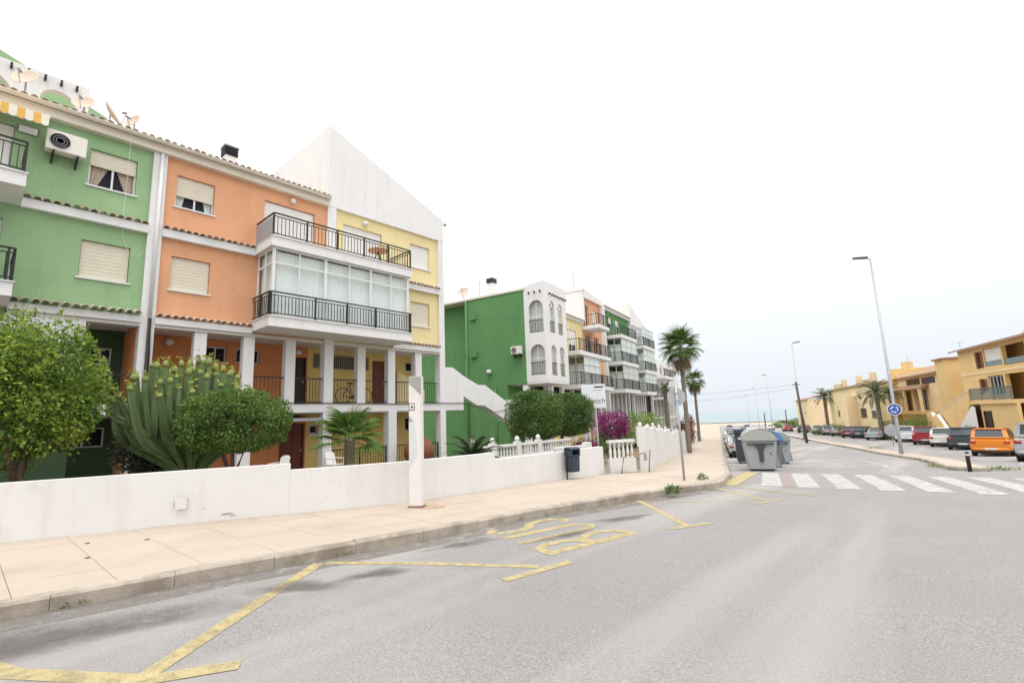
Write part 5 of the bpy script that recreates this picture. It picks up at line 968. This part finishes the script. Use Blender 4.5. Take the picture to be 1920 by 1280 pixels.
def car(kind, rear, hd, paint, label, group, detail=2, roof=None, scale=1.):
    p = CARS[kind]; M = car_meshes(kind); L, w, zb = p['L'], p['w'], p['zb']; dx, dy = -math.sin(hd), math.cos(hd)
    cx, cy = rear[0]+dx*L/2*scale, rear[1]+dy*L/2*scale
    r = empty('parked_car' if kind != 'van' else 'parked_van', (cx, cy, gz(cx, cy)), hd+R_(90), label, 'car' if kind != 'van' else 'van', group); r.scale = (scale,)*3
    sl_ = (gz(rear[0]+dx*L, rear[1]+dy*L)-gz(*rear[:2]))/L; r.rotation_euler = (0, -math.atan(sl_), hd+R_(90))
    put('body', M['body'], paint, r); put('cabin', M['cabin'], roof or paint, r); put('rear_window', M['rear_window'], CGL, r); put('windscreen', M['windscreen'], CGL, r); put('side_windows', M['side_l'], CGL, r); put('side_windows', M['side_r'], CGL, r)
    for sx in (-1, 1):
        for sy in (-1, 1): wh = put('wheel', M['tyre'], TYRE, r, (sx*p['wb'], sy*(w-.09), .31), (R_(90), 0, 0)); put('rim', M['rim'], GALV, wh)
    for sy in (-1, 1):
        put('tail_light', M['light'], RED, r, (-L/2+.03, sy*w*.78, zb-.17)); put('headlight', M['light'], LAMPW, r, (L/2-.17, sy*w*.64, p['hood']-.22)); put('mirror', M['mirror'], paint, r, (p['xf0']-.25, sy*(w+.06), zb+.06))
    for sx in (-1, 1):
        for sy in (-1, 1): put('wheel_arch', M['arch'], TRIMK, r, (sx*p['wb'], sy*(w-.055), .33), (R_(90), 0, 0))
    put('lower_trim', M['bumper'], TRIMK, r, (.02, 0, -.14)); put('spoiler', M['spoiler'], roof or paint, r, (p['xr1']-.05, 0, p['h']-.03))
    put('bumper', M['bumper'], paint if detail == 2 else TRIMK, r); put('number_plate', M['plate'], PLATE, r, (-L/2-.055 if detail == 2 else -L/2-.012, 0, .42 if detail == 2 else .62)); return r
G1 = 'cars in the parking row across the street'; H8 = R_(8)
rows = [('van',(2.72,30.4),'silver_van',(.42,.43,.44),'silver-grey van cut by the right edge of the photo'), ('suv',(1.46,37.8),'orange',(.72,.22,.01),'bright orange car with dark window band beside the silver van'), ('suv',(.45,45.9),'charcoal',(.035,.045,.06),'charcoal hatchback between the orange car and the white one'), ('hatch',(-.63,50.2),'white',(.70,.69,.65),'small white car between the charcoal and the crimson cars'), ('suv',(-1.8,54.2),'crimson',(.30,.015,.025),'crimson red car right of the lamp pole'), ('suv',(-3.4,60.3),'white2',(.70,.71,.72),'white car directly behind the nearest lamp pole'), ('sedan',(-6.6,66.9),'silver',(.36,.40,.40),'silver-grey sedan left of the sign panel'), ('hatch',(-8.6,72.8),'bluegrey',(.07,.08,.12),'dark blue-grey car behind the silver sedan'), ('hatch',(-10.0,75.5),'darkred',(.25,.06,.05),'dull red car left of the silver sedan'), ('sedan',(-12.4,83.5),'sand',(.38,.36,.30),'beige-grey car left of the dull red one'), ('hatch',(-14.2,88.2),'lilac',(.34,.32,.38),'pale lilac-grey car two places left of the dull red one'), ('sedan',(-15.6,92.5),'olive',(.10,.11,.09),'dark olive car right of the far white car'), ('hatch',(-17.3,97.5),'white3',(.68,.68,.70),'white car right of the leaning wooden pole'), ('hatch',(-20.8,104),'black',(.03,.03,.035),'black car just behind the leaning wooden pole')]
for k, ps, nm, c, lb in rows: car(k, ps, math.atan2(-ps[0], ps[1])-R_(7 if ps[1] < 62 else 20), carpaint(nm, c), lb, G1, 2 if ps[1] < 70 else 1, roof=None)
G2 = 'cars parked along the far kerb'
for i, (s, k, nm, c, lb) in enumerate([(35,'hatch','silver',(.36,.40,.40),'silver car nearest behind the tall dark container'), (40.4,'sedan','white',(.70,.69,.65),'white car second behind the tall dark container'), (45.8,'suv','bluesilver',(.30,.34,.38),'blue-silver car third behind the tall dark container'), (51.2,'hatch','white2',(.70,.71,.72),'white hatchback fourth behind the tall dark container'), (56.6,'sedan','grey',(.2,.2,.21),'grey sedan fifth behind the tall dark container'), (62,'suv','white3',(.68,.68,.70),'white car sixth along the far kerb'), (72,'van','white2',(.70,.71,.72),'white van far down the kerb above the containers'), (84,'hatch','silver',(.36,.40,.40),'silver car far down the kerb beyond the white van')]): car(k, st(s, 1.25), R_(18.9), carpaint(nm, c), lb, G2, 1)
G3 = 'distant cars towards the beach'
for s, t, k, nm, c, lb in [(118,13.4,'hatch','red',(.42,.04,.02),'red car far off left of the leaning wooden pole'), (126,14.2,'suv','orangered',(.50,.10,.03),'orange-red car far off beside the red one'), (134,11.5,'sedan','white',(.7,.69,.65),'white sedan far off in front of the sea'), (110,4.5,'sedan','silver',(.36,.40,.40),'silver sedan far off above the blue-lidded container'), (128,6.0,'van','white3',(.68,.68,.7),'white van far off above the containers'), (142,2.5,'suv','grey',(.2,.2,.21),'grey car far off at the end of the street')]: car(k, st(s, t), R_(18.9), carpaint(nm, c), lb, G3, 1)

# ------------------------------------------------------------ vegetation
def leaf_mb(P, N, size, rnd_, w=.5, fold=.0):
    # diamond leaves at points P; N = preferred outward directions
    n = len(P); d = rng.normal(size=(n, 3)); d /= np.linalg.norm(d, axis=1)[:, None]; ax = d+N*.7; ax /= np.linalg.norm(ax, axis=1)[:, None]
    s = np.cross(ax, rng.normal(size=(n, 3))); s /= np.linalg.norm(s, axis=1)[:, None]+1e-9; L = size*rng.uniform(.5, 1.4, n)[:, None]
    a = P; c = P+ax*L; m_ = P+ax*L*.5; l = m_+s*L*w*.5; r = m_-s*L*w*.5
    V = np.stack([a, l, c, r], 1).reshape(-1, 3); b = MB(); b.v = [tuple(v) for v in V]; b.f = [(4*i, 4*i+1, 4*i+2, 4*i+3) for i in range(n)]; b.r = list(rnd_); return b
def blob_points(n, rad, clumps, shell=.75, cs=.22, box_=0):
    # clumps spread mainly through the outer shell of an ellipsoid
    cc = rng.normal(size=(clumps, 3)); cc /= np.linalg.norm(cc, axis=1)[:, None]
    if box_: cc /= (np.abs(cc)**4.).sum(1)[:, None]**(1/4.)
    cc *= rng.uniform(shell, 1.02, clumps)[:, None]; k = rng.integers(0, clumps, n); P = cc[k]+rng.normal(size=(n, 3))*cs
    R = np.linalg.norm(P, axis=1)[:, None] if not box_ else ((np.abs(P)**3.2).sum(1)**(1/3.2))[:, None]; P = np.where(R > 1.12, P/R*1.12, P); tone = rng.uniform(-.28, .28, clumps)[k]
    if n > 12000:                                           # loose sprigs break the outline
        ns = n//25; sp = rng.normal(size=(60, 3)); sp /= np.linalg.norm(sp, axis=1)[:, None]; j = rng.integers(0, 60, ns); P[:ns] = sp[j]*rng.uniform(.9, 1.22, ns)[:, None]+rng.normal(size=(ns, 3))*.035; tone[:ns] = .1
    Nn = P/(np.linalg.norm(P, axis=1)[:, None]+1e-6); return P*np.array(rad), Nn, tone
def shrub(name, loc, rad, n, size, m, label, cat='shrub', clumps=60, shell=.7, cs=.2, trunk=None, group=None, crown='crown', box_=0, w=.5, zc=0.):
    r = empty(name, loc, 0, label, cat, group); P, N, t = blob_points(n, rad, clumps, shell, cs, box_); P = P+np.array([0, 0, zc])
    keep = P[:, 2] > .02; P, N, t = P[keep], N[keep], t[keep]
    rn = np.clip(.5+t+rng.uniform(-.28, .28, len(P)), 0, 1); leaf_mb(P, N, size, rn, w).obj(crown, m, r)
    if trunk:
        b = MB()
        for pts, rr in trunk: b.tube(pts, rr, 8)
        b.obj('trunk', BARK, r, True)
    return r
LF1 = leafmat('leaf_yellowgreen', [(.04,.10,.02), (.11,.21,.033), (.24,.33,.05), (.42,.44,.08)]); LF2 = leafmat('leaf_dark', [(.035,.07,.018), (.085,.15,.032), (.145,.225,.048), (.23,.31,.075)]); LF3 = leafmat('leaf_mid', [(.03,.075,.02), (.075,.15,.035), (.13,.21,.05), (.21,.28,.075)]); LFG = leafmat('leaf_greygreen', [(.02,.03,.02), (.05,.065,.045), (.09,.11,.07), (.14,.15,.10)]); LFM = leafmat('flower_magenta', [(.05,.05,.03), (.17,.015,.10), (.28,.03,.16), (.38,.06,.23)]); LFR = leafmat('flower_brick', [(.10,.02,.015), (.20,.035,.025), (.28,.06,.04), (.14,.08,.03)]); LFL = leafmat('leaf_lime', [(.06,.13,.02), (.13,.22,.03), (.22,.32,.05), (.3,.38,.08)])
# big citrus-like tree by the left edge
shrub('broadleaf_tree', (-13.3,.74,-.12), (1.2,1.14,1.36), 34000, .085, LF1, 'large yellow-green broadleaf tree at the left edge behind the wall', 'tree', 170, .55, .15, [([(0,0,0),(.05,.05,.9),(.0,.1,1.6)], [.11,.08,.05]), ([(.03,.05,.8),(-.5,.3,2.1)], [.06,.03]), ([(.03,.05,.8),(.5,-.3,2.3)], [.06,.03]), ([(0,.1,1.4),(.1,.4,2.9)], [.05,.02])], zc=2.76)
# clipped ficus in front of the cactus
def trunkset(z, sp): return [([(sp*.12*k, -sp*.1*k, 0), (sp*.05*k+.03, .02*k, z*.5), (sp*.5*k, sp*.3*k, z)], [.055, .05, .035]) for k in (-1, 0, 1)]
shrub('clipped_tree', (-12.3,4.18,-.12), (.98,.97,.60), 30000, .065, LF2, 'flat clipped dark green tree in front of the tall cactus', 'tree', 200, .80, .13, trunkset(1.45, .6), 'clipped trees', box_=.6, zc=1.98)
shrub('clipped_tree', (-13.6,16.85,-.12), (1.0,1.12,.92), 26000, .085, LF3, 'clipped tree in front of the green end wall, left of the pair', 'tree', 120, .70, .17, [([(0,.9,0),(.05,.55,.6),(0,.2,1.5)], [.09,.08,.05])], 'clipped trees', box_=.7, zc=1.95)
shrub('clipped_tree', (-13.3,18.85,-.15), (.95,1.02,.84), 24000, .085, LF3, 'clipped tree right of the pair, left of the real estate board', 'tree', 120, .70, .17, [([(0,-.9,0),(.03,-.7,.7),(0,-.3,1.5)], [.09,.08,.05])], 'clipped trees', box_=.7, zc=1.95)
shrub('grey_shrub', (-14.6,3.2,-.12), (.6,.75,.75), 9000, .085, LFG, 'dark grey-green shrub between the cactus and the green section', 'shrub', 60, .3, .2, [([(0,0,0),(.1,.1,1)], [.06,.03]), ([(0,0,0),(-.2,.2,1.2)], [.05,.02])], zc=1.35)
# candelabra cactus: every stem a part
CACT = mat('cactus_green', (.125,.18,.075), .6, .15, 4, .15, 30, stain=[(3, .55, .75, (.13,.16,.07), .6)]); CTIP = leafmat('cactus_tip', [(.20,.24,.03), (.34,.36,.05), (.42,.34,.06), (.28,.32,.06)])
CTIPS = mat('cactus_young_tip', (.22,.26,.075), .6, .12, 6)
def cactus(loc, label):
    r = empty('candelabra_cactus', loc, 0, label, 'cactus'); rn = random.Random(5)
    def stem(pts, rad):
        pts = [Vector(p) for p in pts]; k = len(pts); n = 10; b = MB(); vs = []
        for i, p in enumerate(pts):
            d = (pts[min(i+1, k-1)]-pts[max(i-1, 0)]).normalized(); a = d.cross(Vector((.3, 1, .1))).normalized(); c = d.cross(a)
            for j in range(n):
                rr = rad[i]*(1.0 if j % 2 == 0 else .62); t = 2*math.pi*j/n; vs.append(p+(a*math.cos(t)+c*math.sin(t))*rr)
        b.add(vs, [(i*n+j, i*n+(j+1) % n, (i+1)*n+(j+1) % n, (i+1)*n+j) for i in range(k-1) for j in range(n)]+[tuple(range((k-1)*n, k*n))]); return b.obj('stem', CACT, r)
    MB().tube([(0,0,0),(0,.02,.5),(0,.0,1.05)], [.19,.17,.14], 10).obj('trunk', mat('cactus_trunk', (.20,.22,.13), .9, .2, 6, .3, 30), r, True); tips = []
    def spline(C, n=13):
        C = [Vector(C[0])]+[Vector(c) for c in C]+[Vector(C[-1])]; out = []
        for i in range(n):
            f = i/(n-1)*(len(C)-3); k = min(int(f), len(C)-4); t = f-k; p0, p1, p2, p3 = C[k:k+4]; out.append(.5*((2*p1)+(p2-p0)*t+(2*p0-5*p1+4*p2-p3)*t*t+(3*p1-p0-3*p2+p3)*t**3))
        return out
    def grow(C, r0):
        pts = spline(C); n = len(pts); o = stem(pts[:-2]+[pts[-2]], [r0*(.75+.3*math.sin(math.pi*min(1, 1.3*i/n)))*rn.uniform(.93, 1.07) for i in range(n-1)]); tp = MB(); e = pts[-1]; q = pts[-2]
        tp.tube([q+(q-e)*.05, q.lerp(e, .35), q.lerp(e, .7), e.lerp(q, .1)], [r0*.62, r0*.78, r0*.62, r0*.2], 8); tp.obj('stem_tip', CTIPS, o, True); tips.append(tuple(e+(e-q)*.05))
    for ring, (cnt, rad, ht) in enumerate(((20,1.52,2.82), (17,1.18,3.18), (13,.82,3.40), (8,.45,3.52), (3,.14,3.55))):
        for k in range(cnt):
            a = 2*math.pi*(k+.5*ring)/cnt+rn.uniform(-.14, .14); R0 = rad*rn.uniform(.86, 1.12); h = ht+rn.uniform(-.22, .10)-(.25 if math.sin(a) > .5 and ring < 2 else 0); z0 = rn.uniform(.55, 1.0); ca, sa = math.cos(a), math.sin(a)*1.05; P_ = lambda f, z: (R0*f*ca, R0*f*sa, z)
            mid = z0+.55+.55*rn.random(); mid = max(mid, z0+.95); grow([P_(.06, z0), P_(.34, z0+.48), P_(.76, mid), P_(.94, (mid+h)*.52), P_(1.0+rn.uniform(-.03, .06), h)], rn.uniform(.082, .102))
            if rn.random() < .6 and ring < 4:
                aa = a+rn.choice((-1, 1))*rn.uniform(.15, .35); R1_ = R0*rn.uniform(.85, 1.12); h2 = h-rn.uniform(.0, .45); c2, s2 = math.cos(aa), math.sin(aa)*1.05
                grow([P_(.76, mid), (R1_*.95*c2, R1_*.95*s2, mid+.28), (R1_*c2, R1_*s2, (mid+h2)*.54), (R1_*1.01*c2, R1_*1.01*s2, h2)], rn.uniform(.072, .088))
    P = np.repeat(np.array(tips), 12, 0)+rng.normal(size=(len(tips)*12, 3))*np.array([.045, .045, .03]); N = np.tile([0, 0, 1.], (len(P), 1)); leaf_mb(P, N, .07, rng.uniform(0, 1, len(P)), .55).obj('flower_tips', CTIP, r)
cactus((-13.9,3.78,-.12), 'tall candelabra cactus with many upright stems and yellow tips')
# palms: trunk plus separate fronds
def fan_frond(R0, pet, blades=22, seed=0, droop=.35):
    rn = random.Random(seed); b = MB(); b.tube([(0,0,0),(pet*.5,0,.03),(pet,0,0)], [.018,.014,.01], 5); b.r += [.35]*len(b.f)
    for i in range(blades):
        a = R_(-108+216*i/(blades-1)); L = R0*(.72+.28*math.cos(a*.55))*rn.uniform(.92, 1.05); d = Vector((math.cos(a), math.sin(a), 0)); s = Vector((-d.y, d.x, 0)); o = Vector((pet, 0, 0)); w = L*.045; vs = []; K = 4
        for k in range(K+1):
            f = k/K; wd = w*(.35+1.6*f if f < .4 else 1.0*(1-f)/.6)+.001; z = .10*math.sin(i*math.pi)+.05*f-droop*L*max(0, f-.35)**2*1.6; c = o+d*(L*f); c.z += z; vs += [c+s*wd+Vector((0, 0, -.012)), c+Vector((0, 0, .01)), c-s*wd+Vector((0, 0, -.012))]
        fs = [(3*k+e, 3*k+e+1, 3*k+e+4, 3*k+e+3) for k in range(K) for e in (0, 1)]; b.add(vs, fs); t = min(1, max(0, .5+rn.uniform(-.3, .3))); b.r += [t]*len(fs)
    return b.mesh('frond', off=False)
def feather_frond(L, seed=0, arch=.5, leaf=.3, n=26, wd=.03):
    rn = random.Random(seed); b = MB(); K = 10; C = [Vector((L*f*(1-.12*f*f), 0, L*arch*(f-1.5*f*f))) for f in [k/K for k in range(K+1)]]; b.tube(C, [.022*(1-.8*k/K)+.003 for k in range(K+1)], 5); b.r += [.4]*len(b.f)
    for i in range(n):
        f = .12+.88*i/(n-1); k = min(int(f*K), K-1); p = C[k].lerp(C[k+1], f*K-k); d = (C[k+1]-C[k]).normalized(); ll = leaf*math.sin(math.pi*min(1, .15+.8*f))**.6*rn.uniform(.85, 1.1)
        for sg in (-1, 1):
            e = (d*.75+Vector((0, sg, .12))).normalized(); q = p+e*ll+Vector((0, 0, -ll*.25)); m_ = p+e*ll*.4; u = d*wd; b.add([p, m_+u, q, m_-u], [(0, 1, 2, 3)]); b.r += [min(1, max(0, .5+rn.uniform(-.35, .35)))]
    return b.mesh('frond', off=False)
PALMG = leafmat('palm_green', [(.035,.07,.02), (.075,.14,.03), (.13,.20,.05), (.20,.26,.09)]); PALMY = leafmat('young_palm_green', [(.05,.10,.025), (.10,.19,.035), (.17,.27,.06), (.25,.33,.11)]); PALMB = leafmat('palm_olive', [(.03,.045,.02), (.07,.09,.04), (.12,.14,.06), (.18,.19,.09)]); DEADF = leafmat('dead_frond', [(.16,.11,.06), (.24,.18,.10), (.30,.23,.14), (.2,.15,.09)])
PTR = mat('palm_trunk', (.20,.165,.13), .95, .25, 14, .7, 22)
def palm(loc, h, label, meshes, m, n, r0, r1, els=(70, -30), dead=0, lean=(0, 0), sc=1., cat='palm tree', name='palm_tree', group=None, boots=True, seed=1):
    r = empty(name, loc, 0, label, cat, group); rn = random.Random(seed); top = Vector((lean[0], lean[1], h)); K = 10; b = MB(); pts = [Vector((lean[0]*f*f, lean[1]*f*f, h*f)) for f in [k/K for k in range(K+1)]]
    rad = [r0+(r1-r0)*k/K for k in range(K+1)]; P2 = []; R2 = []
    for k in range(K):
        for f, g in ((0, 1.0), (.5, 1.12)): P2.append(pts[k].lerp(pts[k+1], f)); R2.append((rad[k]+(rad[k+1]-rad[k])*f)*g)
    P2.append(pts[-1]); R2.append(rad[-1]*.8); b.tube(P2, R2, 10); b.obj('trunk', PTR, r, True)
    for i in range(n+dead):
        f = (i+.5)/n; e = els[0]+(els[1]-els[0])*min(f, 1)**.9+rn.uniform(-7, 7) if i < n else rn.uniform(-80, -60); a = i*137.5+rn.uniform(-12, 12)
        o = put('frond', meshes[i % len(meshes)], m if i < n else DEADF, r, top-Vector((0, 0, .12*min(f, 1)+(.25 if i >= n else 0)))); s = sc*rn.uniform(.88, 1.08); o.rotation_euler = (Matrix.Rotation(R_(a), 4, 'Z') @ Matrix.Rotation(R_(-e), 4, 'Y') @ Matrix.Rotation(R_(rn.uniform(-14, 14)), 4, 'X')).to_euler(); o.scale = (s, s, s)
    return r
FA = [fan_frond(.62, .55, 22, i, .45) for i in (1, 2)]; FB = [fan_frond(.85, .75, 20, i, .6) for i in (3, 4)]; FE = [feather_frond(1.9, i, .45, .38, 26) for i in (5, 6)]; FC = [feather_frond(.95, i, .30, .16, 30, .014) for i in (7, 8)]
palm((-14.2,8.2,-.12), 1.38, 'young fan palm behind the white wall before the yellow section', FA, PALMY, 17, .16, .15, (82, -12), name='fan_palm', seed=3)
palm((-11.3,10.75,-.12), .62, 'dark cycad with stiff fronds behind the white wall', FC, leafmat('cycad_green', [(.015,.03,.012), (.035,.055,.02), (.05,.08,.03), (.08,.11,.05)]), 34, .14, .13, (60, -12), cat='cycad', name='cycad', seed=4, sc=1.2)
x, y = -15.07, 37.05; palm((x, y, gz(x, y)), 8.3, 'tallest fan palm beside the far pavement', FB, PALMG, 34, .17, .13, (80, -45), 7, seed=5, sc=1.15, group='street palms')
x, y = -24.4, 63.5; palm((x, y, gz(x, y)), 8.0, 'shorter fan palm behind and right of the tallest palm', FB, PALMG, 26, .18, .14, (75, -55), 6, seed=6, sc=1.05, group='street palms')
x, y = -18.83, 41.97; palm((x, y, gz(x, y)), 5.3, 'small feather palm in front of the white houses left of the tallest palm', FE, PALMB, 22, .20, .16, (75, -30), seed=7, sc=.68, group='street palms')
palm((-14.9,93.8,gz(-14.9,93.8)), 5.95, 'date palm before the small far ochre house', FE, PALMB, 26, .26, .2, (70, -30), seed=8, sc=1.27, group='street palms'); palm((-5.77,67.75,gz(-5.77,67.75)), 5.2, 'date palm left of the nearest lamp pole before the straw-yellow house', FE, PALMB, 28, .24, .19, (70, -35), seed=9, sc=1.2, group='street palms'); palm((-4.45,66.2,gz(-4.45,66.2)), 4.9, 'date palm partly hidden by the nearest lamp pole', FE, PALMB, 24, .22, .17, (70, -30), seed=10, sc=.8, group='street palms')
# flowering bushes and hedges beyond the balustrade
shrub('bougainvillea', (-13.6,23.2,-.6), (.8,1.08,.78), 5200, .10, LFM, 'magenta bougainvillea bush beside the real estate board', 'bush', 60, .6, .2, group='bougainvilleas', zc=1.75); shrub('leafy_base', (-13.5,23.3,-.6), (.8,1.2,.8), 2600, .10, LF3, 'green leafy shrub under the magenta bougainvillea', 'shrub', 30, .6, .25, zc=.8)
shrub('bougainvillea', (-12.9,19.6,-.5), (.35,.75,.28), 1400, .08, LFM, 'low magenta flowers under the clipped trees behind the balustrade', 'bush', 24, .6, .25, group='bougainvilleas', zc=.85)
shrub('hedge', (-14.6,28.8,-1.05), (1.0,2.0,.75), 5000, .10, LFL, 'lime green hedge behind the tall white boundary wall', 'hedge', 60, .7, .18, zc=2.0, box_=.6)
x, y = -16.9, 41.6; shrub('bougainvillea', (x, y, gz(x, y)+.1), (.55,.9,1.25), 4200, .10, LFR, 'brick red bougainvillea spilling over the far white wall', 'bush', 50, .6, .2, group='bougainvilleas', zc=1.75)
x, y = st(49, -3.3); shrub('green_bush', (x, y, gz(x, y)+.1), (.8,1.2,.95), 3000, .12, LF3, 'green bush right of the brick red bougainvillea', 'bush', 40, .6, .2, zc=1.3)
for i, (px, py, s, rr, lm, lb) in enumerate([(-1.95,64.6,.0,(1.7,1.5,1.3),LF3,'grey-green bush beside the stair of the large ochre house'), (-4.2,68.4,.0,(1.9,1.6,1.2),LF3,'low green bush left of the stair bush, before the ochre terrace'), (2.9,55.5,.0,(2.2,.8,1.0),LF2,'dark clipped hedge under the stair at the right edge'), (-10.6,84,0,(2.4,1.6,1.1),LF2,'dark rounded bush before the straw-yellow house'), (-33,168,0,(4.5,3,1.6),LF2,'dark rounded tree by the shore right of the leaning pole'), (-37.5,168,0,(3.2,3,1.2),LF2,'dark low tree by the shore behind the leaning pole'), (-14.2,90,0,(2.2,1.2,.9),LF3,'low bush before the small far ochre house')]):
    shrub('roadside_bush', (px, py, gz(px, py)), rr, 2600, .16 if py < 110 else .3, lm, lb, 'bush', 40, .65, .2, zc=rr[2]*.75)
# weeds in the kerb
def weed(loc, rad, n, size, m, label): shrub('weed', loc, rad, n, size, m, label, 'weed', 10, .3, .4, zc=rad[2]*.6, crown='leaves', group='weeds along the kerb')
for (x, y, off, rr, n, sz, lb) in [(-4.72,10.5,.08,(.13,.16,.10),260,.06,'bushy weed in the kerb before the sign pole'), (-4.92,12.75,.15,(.10,.12,.08),180,.05,'weed on the pavement edge right of the sign pole'), (-6.62,2.0,.0,(.05,.12,.035),120,.035,'small weed at the kerb left of the zigzag line'), (-6.74,.95,.0,(.04,.14,.03),110,.03,'low weed at the kerb near the left edge'), (-5.68,7.25,.0,(.05,.16,.04),140,.035,'weed at the kerb beside the letter S'), (-5.8,6.6,.0,(.04,.08,.03),70,.03,'tiny weed at the kerb left of the letter S'), (-6.25,3.6,.0,(.05,.3,.02),160,.03,'strip of grass at the kerb by the yellow V line'), (-6.7,1.55,.0,(.03,.06,.03),50,.03,'tiny weed between the two near kerb weeds')]: weed((x, y, gz(x, y)+off), rr, n, sz, LF3, lb)
for s, t, lb in ((22.6, 7.2, 'left'), (20.6, 8.15, 'right')): x, y = st(s, t); weed((x, y, gz(x, y)+.02), (.35,.12,.06), 260, .06, LFL, f'grass tuft at the {lb} of the median tip by the bollard')
x, y = st(44, 10.3); weed((x, y, gz(x, y)+.12), (.6,.3,.07), 200, .08, LF3, 'grass tuft on the median left of the nearest lamp')
# small litter on the pavement
for i, (x, y, lb) in enumerate(((-9.6,1.35,'dry leaf on the pavement close to the white wall, at far left'), (-9.1,1.95,'dry leaf on the pavement, second from the left edge'), (-8.45,1.2,'dry leaf on the pavement nearest the kerb at far left'))): tag(MB().prism([(0,0,0),(.07,.01,0),(.09,.05,.004),(.02,.05,.002)], (0, 0, .006)).obj('dry_leaf', mat('dry_leaf', (.16,.11,.07), .9, .2, 10)), lb, 'leaf', 'dry leaves on the pavement').location = (x, y, gz(x, y)+.151)
# ------------------------------------------------------------ engine settings kept light
SC.render.engine = 'CYCLES'
